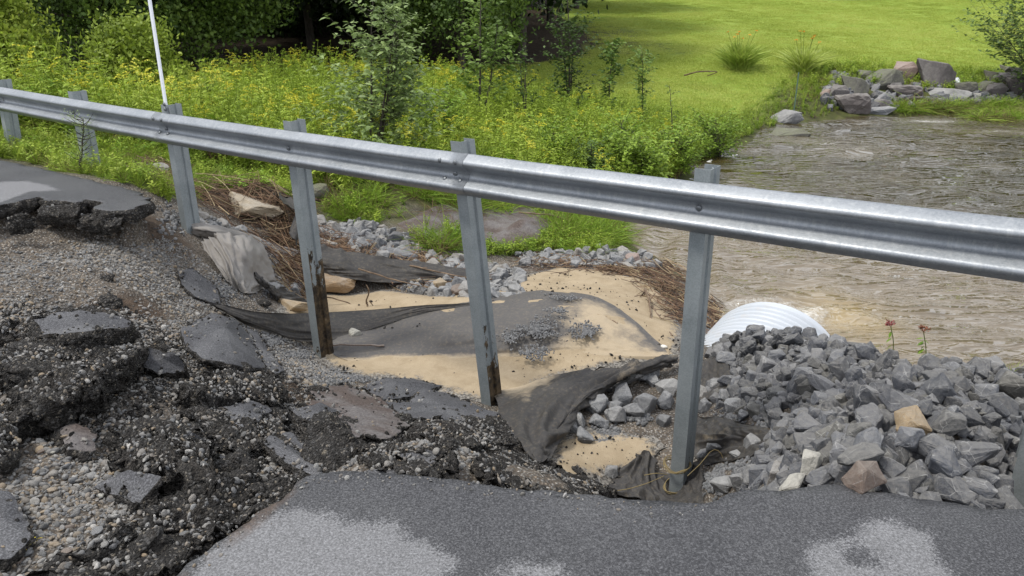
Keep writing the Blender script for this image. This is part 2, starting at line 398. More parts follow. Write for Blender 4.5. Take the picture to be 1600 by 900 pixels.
# ---- ground sheet
LAWN_E = [(-16, 25.2), (-9, 24.8), (-3, 24.5), (1.5, 24.2), (3.4, 22.5), (5.2, 22.2), (7, 23.5), (9.3, 27.2), (12, 29.3), (16, 30.5), (22, 31), (60, 30), (160, 30), (160, 220), (-160, 220), (-160, 25)]
FOREST = [(-160, 29.5), (-30, 29.5), (-14, 29.2), (-4, 29.4), (.5, 31), (3.2, 33), (4.2, 38), (3, 52), (5, 120), (-160, 120)]
BROWN = [(1.5, 33), (4.4, 32.5), (7.2, 34.5), (7.5, 39), (5, 45), (0, 46)]
dlawn = seg_sd(XX, YY, LAWN_E); dfor = seg_sd(XX, YY, FOREST); dbr = seg_sd(XX, YY, BROWN)
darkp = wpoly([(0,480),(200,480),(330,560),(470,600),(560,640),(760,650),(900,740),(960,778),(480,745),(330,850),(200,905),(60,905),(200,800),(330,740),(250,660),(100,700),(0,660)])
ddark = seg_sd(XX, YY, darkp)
soil = wpoly([(225,330),(262,345),(300,385),(290,400),(255,390),(200,365)]); soil2 = wpoly([(440,590),(560,610),(620,660),(560,700),(470,650)]); soil3 = wpoly([(130,470),(260,480),(270,520),(200,505)])
dsoil = np.maximum(np.maximum(seg_sd(XX, YY, soil), seg_sd(XX, YY, soil2)), seg_sd(XX, YY, soil3))
wob = .25*fbm(XX*2.5, YY*2.5, 5, 4)
m1 = np.stack([sstep(-.3, .3, dlawn+wob*2), sstep(-.8, .8, dfor+wob*4), sstep(-1.2, 1.6, dbr+wob*4)], -1)
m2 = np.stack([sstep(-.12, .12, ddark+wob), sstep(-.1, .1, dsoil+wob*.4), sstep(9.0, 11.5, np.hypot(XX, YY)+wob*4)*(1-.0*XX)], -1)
k = newmat('ground_soil')
mm1 = k.nd('ShaderNodeSeparateXYZ'); k.put(mm1, 0, k.attr('m1', o='Vector')); mm2 = k.nd('ShaderNodeSeparateXYZ'); k.put(mm2, 0, k.attr('m2', o='Vector'))
vc = k.nd('ShaderNodeSeparateColor'); k.put(vc, 0, k.voro(62, what='Color')); vd = k.voro(62)
peb = k.ramp(vc.outputs[0], (0, (.07, .065, .06)), (.35, (.17, .16, .145)), (.65, (.28, .27, .25)), (.85, (.29, .23, .17)), (1, (.5, .48, .44)))
dirt = k.ramp(k.noise(5, 6), (.3, (.055, .045, .036)), (.7, (.14, .115, .09)))
near = k.mix(k.ramp(vd, (.25, 1), (.6, 0)), dirt, peb)
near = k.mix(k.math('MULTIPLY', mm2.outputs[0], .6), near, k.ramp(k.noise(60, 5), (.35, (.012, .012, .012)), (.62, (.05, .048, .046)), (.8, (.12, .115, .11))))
near = k.mix(mm2.outputs[1], near, k.ramp(k.noise(30, 6, .7), (.3, (.03, .023, .017)), (.7, (.12, .085, .06))))
mead = k.ramp(k.noise(3, 5), (.3, (.04, .035, .02)), (.55, (.08, .09, .025)), (.8, (.13, .105, .06)))
lawn = k.ramp(k.noise(.35, 5, .6), (.3, (.21, .29, .04)), (.5, (.28, .36, .058)), (.7, (.35, .42, .09)))
lawn = k.mix(k.ramp(k.noise(16, 6, .8, vec=k.mapping((1, .5, 1))), (.35, .6), (.65, 0)), lawn, (.13, .22, .016))
lawn = k.mix(k.math('MULTIPLY', mm1.outputs[2], .75), lawn, k.ramp(k.noise(1.6, 5), (.35, (.08, .06, .035)), (.65, (.13, .16, .03))))
litter = k.ramp(k.noise(4, 6, .7), (.3, (.02, .015, .01)), (.7, (.07, .05, .03)))
col = k.mix(mm2.outputs[2], near, mead); col = k.mix(mm1.outputs[0], col, lawn); col = k.mix(k.ramp(mm1.outputs[1], (.3, 0), (.7, 1)), col, litter)
bh = k.math('ADD', k.math('MULTIPLY', vd, -.8), k.noise(35, 5, .7))
G_MAT = k.done(col, .9, k.bump(bh, .7, .02), spec=.25)
nx, ny = len(GX), len(GY)
ROADC = [(-2.6, -60), (160, -60), (160, -20)]
idx = np.arange(nx*ny).reshape(ny, nx)
T = np.stack([idx[:-1, :-1], idx[:-1, 1:], idx[1:, 1:], idx[1:, :-1]], -1).reshape(-1, 4)
V = np.stack([XX, YY, HZ], -1).reshape(-1, 3)
# ---- the two pieces of road that are left
edge_f = [(160,990),(215,945),(270,903),(330,852),(400,800),(480,746),(560,739),(640,741),(720,749),(790,757),(830,766),(900,773),(960,779),(1050,786),(1112,787),(1142,773),(1200,769),(1262,766),(1330,763),(1400,769),(1460,779),(1520,786),(1600,794),(1700,800),(1850,808)]
rf = [tuple(P(a, b, 0)[:2]) for a, b in edge_f]
e1 = np.array(rf[-1]); rf += [tuple(e1+np.array([.818, -.575])*3*q+np.array([.3, .5])) for q in (1,)] + [(18, -8.5), (60, -38), (60, -60), (20, -60), (-4.5, -6), (-2.2, -.9), (-1.5, .5)]
edge_l = [(-400,372),(-200,345),(-60,330),(0,320),(30,314),(64,307),(72,311),(100,312),(124,315),(132,311),(150,321),(175,326),(203,325),(222,318),(239,309),(226,302),(170,288),(100,272),(50,260),(0,250)]
rl = [tuple(P(a, b, 0)[:2]) for a, b in edge_l]
rl += [tuple(ST(9.8, 3.55)), tuple(ST(14, 3.6)), tuple(ST(30, 3.6)), tuple(ST(60, 3.6)), tuple(ST(60, -4)), tuple(ST(12, -4)), tuple(ST(8.8, -2)), tuple(ST(7.3, 0))]
inr = np.maximum(seg_sd(XX, YY, rf), seg_sd(XX, YY, rl)).reshape(-1)
V[:, 2] = np.where(inr > -.02, np.minimum(V[:, 2], -.125), V[:, 2]); V[:, 2] = np.where(inr > .08, -.14, V[:, 2]); HZ[:] = V[:, 2].reshape(HZ.shape)
g = link('ground', tmesh('ground', V, T, True, attrs={'m1': m1.reshape(-1, 3), 'm2': m2.reshape(-1, 3)}), None, [G_MAT]); g['kind'] = 'structure'

k = newmat('asphalt')
dry = k.math('ADD', k.attr('dry'), k.math('MULTIPLY', k.math('SUBTRACT', k.noise(9, 8, .75), .5), .30))
sp = k.noise(125, 5, .9); sp2 = k.noise(50, 4, .7)
dry = k.ramp(k.math('ADD', dry, k.math('MULTIPLY', k.math('SUBTRACT', sp, .5), .28)), (.47, 0), (.54, 1))
dry0 = dry
wet = k.ramp(sp, (.38, (.011, .011, .013)), (.5, (.037, .037, .041)), (.64, (.155, .155, .163)))
wet = k.mix(k.ramp(k.noise(1.3, 5), (.35, 0), (.7, .55)), wet, k.ramp(sp, (.36, (.03, .03, .033)), (.66, (.18, .18, .18))))
dr = k.ramp(sp, (.36, (.075, .075, .075)), (.5, (.165, .165, .17)), (.64, (.31, .31, .32)))
colA = k.mix(dry, wet, dr)
stain = k.ramp(k.attr('soil'), (.42, 0), (.6, .8)); colA = k.mix(stain, colA, k.ramp(sp2, (.3, (.035, .024, .018)), (.7, (.15, .1, .07))))
ASPH = k.done(colA, k.mix(dry, (.5,)*3, (.9,)*3), k.bump(k.math('ADD', sp, k.math('MULTIPLY', sp2, .5)), .5, .006), spec=.4)
k = newmat('asphalt_broken'); k.pos = k.nd('ShaderNodeNewGeometry').outputs['Position']; sp = k.noise(70, 5, .75); vr = k.nd('ShaderNodeSeparateColor'); k.put(vr, 0, k.voro(95, what='Color')); vq = k.voro(95)
cb = k.ramp(sp, (.35, (.018, .017, .016)), (.55, (.062, .057, .052)), (.72, (.18, .165, .15))); cb = k.mix(k.ramp(vr.outputs[0], (.80, 0), (.84, 1)), cb, k.ramp(vr.outputs[1], (0, (.09, .085, .08)), (.6, (.18, .175, .17)), (1, (.3, .26, .2))))
cb = k.mix(k.ramp(k.noise(6, 6, .7), (.5, 0), (.75, .6)), cb, (.10, .085, .07))
ASPB = k.done(cb, .85, k.bump(k.math('ADD', sp, k.math('MULTIPLY', vq, -1.2)), 1, .03), spec=.3)
dryp = [[(290,905),(345,850),(430,803),(470,797),(505,803),(560,820),(600,813),(650,842),(690,862),(715,880),(700,905),(600,1000),(300,1000)],
        [(770,910),(760,895),(800,884),(870,880),(890,900),(860,920)],
        [(1262,930),(1258,880),(1272,850),(1320,842),(1345,818),(1400,812),(1455,835),(1468,868),(1488,905),(1500,960),(1300,960)],
        [(-60,310),(0,284),(40,283),(80,291),(92,297),(45,299),(0,316),(-60,330)]]
holes = [[(1318,860),(1345,855),(1392,872),(1380,886),(1340,888),(1320,878)]]
dryw = [[tuple(P(a, b, 0)[:2]) for a, b in q] for q in dryp]; holew = [[tuple(P(a, b, 0)[:2]) for a, b in q] for q in holes]
def dryf(x, y):
    d = np.max([seg_sd(x, y, q) for q in dryw], 0); d = np.minimum(d, -seg_sd(x, y, holew[0]))
    far = sstep(.2, -1.2, y)*fbm(x*1.2, y*1.2, 2, 3)*.3
    return .5+np.clip(d, -.4, .4)*1.6+far
soilline = [tuple(P(a, b, 0)[:2]) for a, b in [(150,1000),(270,905),(400,802),(470,752),(455,775),(400,825),(300,905),(230,980)]]
def soilf(x, y): return .5+np.clip(seg_sd(x, y, soilline), -.4, .4)*4+.15*fbm(x*8, y*8, 1, 3)
def roadz(x, y): return .004*fbm(x*1.5, y*1.5, 8, 2)
gx = axis(-5, -1.8, 2.3, 60, .045, 1.25, 6); gy = axis(-60, 1.1, 3, 6, .045, 1.25, 6)
r1 = sheet('road', jitter(rf, .012, .028, 1), roadz, (gx, gy), [ASPH, ASPB], .10, .02, 1, attrs={'dry': dryf, 'soil': soilf}, kind='structure')
gx = axis(-55, -9, -2.9, -2, .06, 1.25, 5); gy = axis(-5, 5.4, 9.5, 45, .06, 1.25, 5)
r2 = sheet('road', jitter(rl[:16], .016, .08, 2, False)+jitter(rl[15:]+rl[:1], .03, .02, 4, False), roadz, (gx, gy), [ASPH, ASPB], .125, .045, 2, attrs={'dry': dryf, 'soil': lambda x, y: x*0}, kind='structure')

# ---- water
k = newmat('muddy_water')
p2 = k.mapping((1, 1, 1))
foam = k.attr('foam'); fz = k.ramp(k.math('ADD', k.math('MULTIPLY', foam, .75), k.math('MULTIPLY', k.noise(9, 8, .75, dist=1.5), .6)), (.68, 0), (.86, 1))
ylw = k.attr('yellow')
wc = k.ramp(k.noise(.8, 4), (.3, (.036, .027, .008)), (.7, (.075, .056, .020)))
wc = k.mix(k.attr('sky_tint'), wc, k.ramp(k.noise(5, 6, .7), (.3, (.13, .10, .062)), (.7, (.22, .175, .118)))); wc = k.mix(k.math('MULTIPLY', k.math('MULTIPLY', ylw, k.noise(6, 6, .7)), 1.1), wc, (.40, .27, .07)); wc = k.mix(k.math('MULTIPLY', foam, .5), wc, (.3, .26, .2)); wc = k.mix(k.math('MULTIPLY', fz, .8), wc, (.75, .74, .7))
def ridge_(sc, mp, dist, dt=3): return k.math('POWER', k.math('SUBTRACT', 1.0, k.math('ABSOLUTE', k.math('SUBTRACT', k.math('MULTIPLY', k.noise(sc, dt, .5, vec=k.mapping(*mp), dist=dist), 2.0), 1.0))), 2.6)
hh = k.math('ADD', k.math('MULTIPLY', ridge_(1.25, ((.45, 1.7, 1), None, (0, 0, .25)), 1.2), 1.0), k.math('ADD', k.math('MULTIPLY', ridge_(3.0, ((.45, 1.7, 1), None, (0, 0, -.3)), 1.0), .16), k.math('MULTIPLY', k.noise(16, 2, .5), .05)))
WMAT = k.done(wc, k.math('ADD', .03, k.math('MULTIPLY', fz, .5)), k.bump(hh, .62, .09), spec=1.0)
wx = axis(-40, 1, 6.5, 24, .045, 1.012, .16); wx = np.r_[wx[(wx > .8)], 30, 45, 80, 200]; wx = np.r_[[-40, -10, -2], wx]; wy = axis(5.7, 5.8, 11, 29.5, .045, 1.012, .13); wy = np.r_[[-20, 0, 4], wy, 31, 35, 60]
WX, WY = np.meshgrid(wx, wy)
PIPE_END = P(1236, 545, -1.78); pdir = np.array([math.sin(math.radians(38)), math.cos(math.radians(38)), 0])
ex, ey = PIPE_END[0]+pdir[0]*.5, PIPE_END[1]+pdir[1]*.5
rr = np.hypot(WX-ex-2.6, WY-ey-2.2); ang = np.arctan2(WY-ey, WX-ex)
act = np.exp(-((np.hypot(WX-ex-.3, WY-ey-.6))/1.9)**2)
gradw = 1+.7*sstep(8, 20, np.hypot(WX, WY))
dfx, dfy = WX+.35*fbm(WX*.7, WY*.7, 2, 3), WY+.35*fbm(WX*.7, WY*.7, 12, 3)
fin_ = sstep(15, 8, np.hypot(WX, WY)); wav = .035*fbm(dfx*.8, dfy*2.3, 3, 3)*(.5+1.0*np.clip(.5+fbm(WX*.3, WY*.3, 17, 3), 0, 1)) + .021*fin_*fbm(dfx*2.6+dfy, dfy*5.5-dfx*.6, 6, 3)
ring = .034*np.sin(rr*9.5+2.0*fbm(WX*.6, WY*.6, 4, 3))*sstep(-.5, 1.2, 3.6-WX+.25*(WY-9))*np.exp(-((rr-3.4)/1.5)**2)
wav = wav*gradw+ring+.014*act*fbm(WX*5, WY*5, 2, 3)
foamv = np.clip(act*.34+.36*np.exp(-(((WX-ex+.1)/.9)**2+((WY-ey-.9)/.7)**2)), 0, 1)
for px, py, sx, sy, am in [(1450,190,2,.7,.62),(1560,205,2,.8,.55),(1330,178,1.2,.5,.5),(1280,222,1.6,.8,.55),(1340,235,2,.9,.5),(1050,365,.7,.6,.4)]:
    q = P(px, py, WATER); foamv = np.maximum(foamv, am*np.exp(-(((WX-q[0])/sx)**2+((WY-q[1])/sy)**2)))
q = P(1330, 505, WATER); yel = np.exp(-(((WX-q[0])/.55)**2+((WY-q[1]-.25)/.75)**2))
sky_tint = sstep(7.5, 2.0, np.hypot(WX-ex-.5, (WY-ey-1)*.9)+.8*fbm(WX*.5, WY*.5, 6, 4))*.9  # lighter muddy tone round the outflow, bright sky reflection mixed into the colour
ii = np.arange(len(wx)*len(wy)).reshape(len(wy), len(wx)); TT = np.stack([ii[:-1, :-1], ii[:-1, 1:], ii[1:, 1:], ii[1:, :-1]], -1).reshape(-1, 4)
wo = link('water', tmesh('water', np.stack([WX, WY, WATER+wav], -1).reshape(-1, 3), TT, True, attrs={'foam': foamv.ravel(), 'yellow': yel.ravel(), 'sky_tint': sky_tint.ravel()}), None, [WMAT]); wo['kind'] = 'structure'

# ---- sand
def thin(poly, amt, slope=.25, seed=0, rip=.012):
    def f(x, y): return hz(x, y)+.004+np.minimum(amt, np.maximum(seg_sd(x, y, poly), 0)*slope)+rip*fbm(x*3+y, y*8, seed, 4)*np.clip(seg_sd(x, y, poly)*8, 0, 1)
    return f
k = newmat('sand'); sa = k.noise(240, 3, .8)
SANDC = (k.mix(k.ramp(k.noise(4, 7, .7), (.40, 0), (.7, .9)), k.ramp(sa, (.3, (.29, .225, .15)), (.7, (.47, .385, .265))), k.ramp(sa, (.3, (.21, .155, .095)), (.7, (.34, .27, .175)))))
ge = k.ramp(k.math('ADD', k.attr('edge'), k.math('MULTIPLY', k.math('SUBTRACT', k.noise(13, 8, .8), .5), .45)), (.06, 1), (.13, 0)); vcc = k.nd('ShaderNodeSeparateColor'); k.put(vcc, 0, k.voro(70, what='Color'))
SAND = k.done(k.mix(ge, SANDC, k.ramp(vcc.outputs[0], (0, (.06, .055, .05)), (.5, (.15, .14, .125)), (1, (.3, .28, .25)))), .95,
              k.bump(k.math('ADD', k.math('MULTIPLY', sa, .3), k.noise(12, 5)), .5, .015), spec=.15)
sp1 = wpoly([(430,462),(500,455),(600,452),(700,462),(790,455),(815,432),(870,418),(960,425),(1010,440),(1050,470),(1070,520),(1060,560),(960,575),(860,600),(790,632),(740,628),(700,618),(640,600),(560,590),(510,572),(440,500)])
sp2 = wpoly([(845,740),(855,690),(900,668),(960,672),(1020,680),(1045,700),(1000,752),(930,752)])
for i, (sp_, nm) in enumerate(((sp1, .035), (sp2, .03))):
    pj = jitter(sp_, .06, .06, i+3); o = sheet('sand', pj, thin(sp_, nm, seed=i), .045, [SAND], kind='stuff', attrs={'edge': lambda x, y, q_=sp_: np.clip(seg_sd(x, y, q_), -.1, .6)})
    tag(o, ('pale yellow sand washed out over the fabric in the pit', 'small patch of yellow sand between flap of fabric and last post')[i], 'sand')
# ---- muddy mound by the grass and grey gravel bars
k = newmat('mud'); a = k.noise(45, 6, .7)
MUD = k.done(k.mix(k.ramp(k.noise(3, 4), (.4, 0), (.6, 1)), k.ramp(a, (.3, (.05, .036, .03)), (.7, (.15, .115, .10))), k.ramp(a, (.3, (.09, .08, .08)), (.7, (.24, .22, .21)))), .8, k.bump(a, .9, .02))
mp = wpoly([(752,372),(770,350),(830,341),(880,352),(892,368),(850,385),(790,384)])
o = sheet('mud_mound', jitter(mp, .1, .08, 5), lambda x, y: hz(x, y)+.004+.28*sstep(0, .7, seg_sd(x, y, mp))+.02*fbm(x*5, y*5, 3, 3), .07, [MUD])
tag(o, 'low mound of brown gravelly mud amid the flattened grass', 'mud mound', kind='thing')
mp2 = wpoly([(620,350),(700,318),(780,318),(900,330),(960,360),(950,385),(860,400),(740,390),(650,372)])
o = sheet('silt', jitter(mp2, .15, .1, 6), thin(mp2, .02), .12, [MUD], kind='stuff'); tag(o, 'brown silt left among the flattened grass', 'silt')

# ============================================================ GUARDRAIL
RD = np.array([-.346, -.083, .228])*4.507; ca, sa_ = math.cos(PITCH), math.sin(PITCH)
def c2w(X, U, Z): return np.array([X, Z*ca+U*sa_, CH+U*ca-Z*sa_])
RK0 = lambda q: c2w(1.143+RD[0]*q, .491-RD[1]*q, 4.507+RD[2]*q)
RK = lambda q: RK0(q)+np.array([0, 0, .0065*q*(q-1.7)+(.007*q*q if q < 0 else 0)])
k = newmat('galvanised_steel')
str_ = k.noise(26, 5, .7, vec=k.mapping((1, 1, .12)))
bl = k.voro(120, what='Color'); b2 = k.nd('ShaderNodeSeparateColor'); k.put(b2, 0, bl)
gc = k.mix(k.ramp(k.noise(3, 6, .6), (.35, 0), (.7, 1)), (.21, .228, .248), (.29, .308, .33)); gc = k.mix(k.math('MULTIPLY', b2.outputs[0], .14), gc, (.65, .67, .7))
gc = k.mix(k.ramp(str_, (.52, 0), (.75, .3)), gc, (.62, .62, .6)); gc = k.mix(k.ramp(k.noise(9, 6, .8), (.64, 0), (.8, .35)), gc, (.14, .13, .12))
GALV = k.done(gc, k.ramp(k.noise(40, 3), (.3, .38), (.7, .55)), k.bump(k.math('ADD', str_, k.math('MULTIPLY', b2.outputs[0], .2)), .25, .003), metal=.6, spec=.5)
k = newmat('post_steel'); k.pos = k.nd('ShaderNodeNewGeometry').outputs['Position']
pc = k.mix(k.ramp(k.noise(5, 5, .6), (.35, 0), (.7, 1)), (.19, .215, .222), (.27, .295, .303)); vv = k.nd('ShaderNodeSeparateColor'); k.put(vv, 0, k.voro(150, what='Color'))
pc = k.mix(k.math('MULTIPLY', vv.outputs[0], .18), pc, (.52, .57, .6))
zz = k.nd('ShaderNodeSeparateXYZ'); k.put(zz, 0, k.pos)
md = k.math('ADD', k.math('MULTIPLY', k.math('SUBTRACT', k.noise(7, 6, .7, vec=k.mapping((1, 1, .5))), .5), 2.4), k.math('SUBTRACT', k.math('SUBTRACT', -.10, zz.outputs[2]), k.math('SUBTRACT', 1.0, k.attr('muddy'))))
mdm = k.ramp(md, (.47, 0), (.53, 1))
mdc = k.ramp(k.noise(14, 5, .7), (.38, (.02, .016, .012)), (.6, (.11, .075, .04)), (.75, (.22, .17, .11)))
PMAT = k.done(k.mix(mdm, pc, mdc), k.ramp(mdm, (0, .5), (1, .9)), k.bump(k.noise(70, 4), .15, .003), metal=.35, spec=.5)
guard = empty('guardrail', tuple(RK(0)))
tag(guard, 'galvanised steel W-beam guardrail hanging over the washout on exposed posts', 'guardrail')
G0 = RK(0)
ud = (RK0(1)-RK0(0)); LEN = np.linalg.norm(ud); ud /= LEN
un = np.array([ud[1], -ud[0], 0]); un /= np.linalg.norm(un)         # towards the road
if un @ np.array([.575, .818, 0]) > 0: un = -un
uu = np.cross(ud, un); uu = uu if uu[2] > 0 else -uu
prof = np.array([(.156,.004),(.1555,.012),(.151,.020),(.134,.044),(.116,.070),(.108,.078),(.098,.083),(.088,.083),(.079,.079),(.072,.071),(.055,.046),(.036,.018),(.027,.007),(.014,.001),(0,0)])
prof = np.r_[prof, prof[:-1][::-1]*[-1, 1]]
def beam(q0, q1, off):
    a, b = RK(q0), RK(q1); n = max(2, int((q1-q0)*14)); fr = np.linspace(0, 1, n)
    tn = np.gradient(prof, axis=0); nn = np.stack([tn[:, 1], -tn[:, 0]], 1); nn /= np.linalg.norm(nn, axis=1)[:, None]
    if nn[14, 1] < 0: nn = -nn
    loop = np.r_[prof+nn*.0015, (prof-nn*.0015)[::-1]]; m = len(loop)
    V = []
    for f in fr:
        q = q0+(q1-q0)*f; c = RK(q)-G0
        dent = .004*float(fbm(q*3, 1, 2, 2))
        V.append(c+np.outer(loop[:, 0]+dent*.6, uu)+np.outer(loop[:, 1]+off+.003+dent, un))
    V = np.concatenate(V); i = np.arange(n-1)[:, None]*m; j = np.arange(m); j2 = (j+1) % m
    T = np.stack([i+j, i+j2, i+m+j2, i+m+j], -1).reshape(-1, 4)
    hm = len(prof); e = np.arange(hm-1)
    capT = lambda b0: np.stack([b0+e, b0+e+1, b0+m-2-e, b0+m-1-e], 1)
    T = np.r_[T, capT(0), capT((n-1)*m)]
    return link('rail_beam', tmesh('rail_beam', V, T, True), guard, [GALV])
for q0, q1, off in ((-5.06, -2.94, 0), (-3.06, -.94, .004), (-1.06, 1.07, 0), (.93, 3.07, .004), (2.93, 5.07, 0), (4.93, 7.07, .004)): beam(q0, q1, off)
def bolt_mesh(r, h):
    prf = [(1, 0), (1, .35), (.86, .75), (.5, .97), (0, 1)]; n = 12; V = []; T = []
    for a_, b_ in prf:
        for j in range(n): t = j*6.283/n; V.append((r*a_*math.cos(t), r*a_*math.sin(t), h*b_))
    for i in range(4):
        for j in range(n): T.append((i*n+j, i*n+(j+1) % n, (i+1)*n+(j+1) % n, (i+1)*n+j))
    return tmesh('bolt', V, T, True)
BOLT = bolt_mesh(.021, .018); k = newmat('bolt_steel'); BLTM = k.done((.16, .17, .18), .4, metal=.6); BOLT.materials.append(BLTM); BOLT2 = bolt_mesh(.019, .014); BOLT2.materials.append(BLTM)
def bolt(me, q, v, upos, nrm):
    o = link('bolt', me, guard); c = RK(q)-G0+uu*v+un*upos; o.location = c
    o.rotation_euler = Vector(nrm).to_track_quat('Z', 'Y').to_euler(); return o
k = newmat('slot_shadow_gap'); DARKM = k.done((.012, .012, .012), .9)
# posts: (base pixel, ground-buried depth, mud)
post_base = {0: ((1054, 786), .1), 1: ((760, 636), .55), 2: ((497, 563), 1), 3: ((291, 376), .7), 4: ((136, 274), 0), 5: ((14, 240), 0), -1: ((1580, 815), 0)}
PW, PD, LIP, TH = .100, .165, .028, .006
def post(q):
    top = RK(q)+uu*.235-un*.002
    ph = PW/2
    if q in post_base:
        (px, py), mud = post_base[q]; c0 = RK(q); b = PY(px, py, c0[1]+.06*(q == 1)-.05); depth = .35
    else: b = top+np.array([0, 0, -1.7]); mud = 0; depth = .3
    ax = (b-top); Lp = np.linalg.norm(ax)+depth; ax /= np.linalg.norm(ax)
    # section in (along road d, depth away from rail n); origin mid front flange. flange, web at the near side with a groove, back flange, lips
    s = [(PW, LIP*.0), (PW, 0), (0, 0), (0, .006), (0, PD*.36), (.016, PD*.43), (.016, PD*.57), (0, PD*.64), (0, PD), (PW, PD)]
    s = s[1:]; s = np.array(s)-[PW/2, 0]
    tn = np.gradient(s, axis=0); nn = np.stack([-tn[:, 1], tn[:, 0]], 1); nn /= np.linalg.norm(nn, axis=1)[:, None]
    loop = np.r_[s, (s+nn*TH)[::-1]] if (s+nn*TH)[3, 0] > s[3, 0] else np.r_[s, (s-nn*TH)[::-1]]
    m = len(loop); nl = 26; V = []
    for f in np.linspace(0, 1, nl):
        c = top+ax*Lp*f-G0
        V.append(c+np.outer(loop[:, 0], ud)+np.outer(loop[:, 1], -un))
    V = np.concatenate(V); i = np.arange(nl-1)[:, None]*m; j = np.arange(m); j2 = (j+1) % m
    T = np.stack([i+j, i+j2, i+m+j2, i+m+j], -1).reshape(-1, 4); hm = len(s); e = np.arange(hm-1)
    T = np.r_[T, np.stack([e, e+1, m-2-e, m-1-e], 1)]
    o = link('post', tmesh('post', V, T, False, attrs={'muddy': np.tile(np.where(loop[:, 1] > .003, mud, mud*.3-.35), nl)}), guard, [PMAT])
    return o
for q in range(-3, 8):
    o = post(q)
    if q == 2: o['label'] = 'post with its side face caked in brown mud'
    if q == 1: o['label'] = 'leaning post with peeling brown mud patch near its foot'
    bolt(BOLT, q, 0, .0065, un)
    sl_ = MB(); c = RK(q)-G0+un*.0053; Mx = np.stack([ud, un, uu], 1)
    sl_.box(c-ud*0+ud*.022, (.032, .0006, .011), M=Mx); link('bolt_slot', sl_.mesh('bolt_slot'), guard, [DARKM])
    if q % 2:
        for dq in (-.035, .042):
            bolt(BOLT2, q+dq, .100, .087, un); bolt(BOLT2, q+dq, -.045, .036+.004, un-uu*-.8)
# reflective white patch on the top of the leaning post
# ---- marker pole bolted to the fourth post
k = newmat('white_paint'); WPNT = k.done(k.mix(k.ramp(k.noise(20, 4), (.4, 0), (.7, .3)), (.74, .77, .82), (.6, .62, .66)), .45)
b3 = PY(264, 194, RK(3)[1]-.01); tp = PY(234, 0, b3[1]+.12); d_ = tp-b3
pole = empty('marker_pole', tuple(b3)); tag(pole, 'tall white metal snow marker pole bolted to guardrail post at upper left', 'marker pole')
mb = MB(); nrm_ = un; h2 = .030; fr = np.linspace(0, 1, 8)
pp = np.array([(-h2, 0), (-h2*.55, .012), (h2*.55, .012), (h2, 0), (h2*.55, .009), (-h2*.55, .009)]); V = np.concatenate([d_*1.42*f+np.outer(pp[:, 0], ud)+np.outer(pp[:, 1], un) for f in fr])
i = np.arange(7)[:, None]*6; j = np.arange(6); T = np.stack([i+j, i+(j+1) % 6, i+6+(j+1) % 6, i+6+j], -1).reshape(-1, 4); mb.add(V, T); mb.add(V[-6:], [[0, 1, 2, 3], [0, 3, 4, 5]])
link('pole_shaft', mb.mesh('pole_shaft'), pole, [WPNT])
mb = MB(); mb.box(-un*.01+uu*.14, (.045, .004, .03), M=np.stack([ud, un, uu], 1)); link('bracket', mb.mesh('bracket'), pole, [GALV])
for v in (.15, .2):
    o = link('pole_bolt', BOLT2, pole); o.location = un*.012+uu*v+d_/np.linalg.norm(d_)*0; o.rotation_euler = Vector(un).to_track_quat('Z', 'Y').to_euler()
# ============================================================ ROCKS
def rock_mesh(name, seed, el=(1, .75, .6), npt=15, bev=.035, round_=0.0, mats=()):
    r = np.random.default_rng(seed); bm = bmesh.new()
    p = r.normal(size=(npt, 3)); p /= np.linalg.norm(p, axis=1)[:, None]
    p = np.sign(p)*np.abs(p)**(.62 if round_ == 0 else 1.0); p *= (.82+.18*r.random((npt, 1))) if round_ == 0 else 1
    if round_ == 0 and seed % 3 == 0: p *= (.72+.28*r.random((npt, 1)))
    p = p*np.array(el)*.62
    for q in p: bm.verts.new(q)
    res = bmesh.ops.convex_hull(bm, input=list(bm.verts)); 
    for v in [v for v in bm.verts if not v.link_faces]: bm.verts.remove(v)
    bmesh.ops.dissolve_limit(bm, angle_limit=.16, verts=list(bm.verts), edges=list(bm.edges))
    bmesh.ops.bevel(bm, geom=list(bm.edges), offset=bev*(1+round_*2), segments=1+int(round_ > 0), affect='EDGES', clamp_overlap=True)
    bmesh.ops.triangulate(bm, faces=list(bm.faces))
    if round_ == 0: bmesh.ops.subdivide_edges(bm, edges=[e for e in bm.edges if e.calc_length() > .09], cuts=2, use_grid_fill=True)
    bmesh.ops.triangulate(bm, faces=list(bm.faces)); bm.normal_update()
    co = np.array([v.co for v in bm.verts]); n = .020*fbm(co[:, 0]*4+seed, co[:, 1]*4, co[:, 2]*4, 2)+.016*(1-2*np.abs(fbm(co[:, 0]*9+seed, co[:, 1]*9, co[:, 2]*9, 2)))
    for v, q in zip(bm.verts, n): v.co += v.normal*float(q)
    me = bpy.data.meshes.new(name); bm.to_mesh(me); bm.free()
    for f in me.polygons: f.use_smooth = round_ > 0
    for m in mats: me.materials.append(m)
    return me
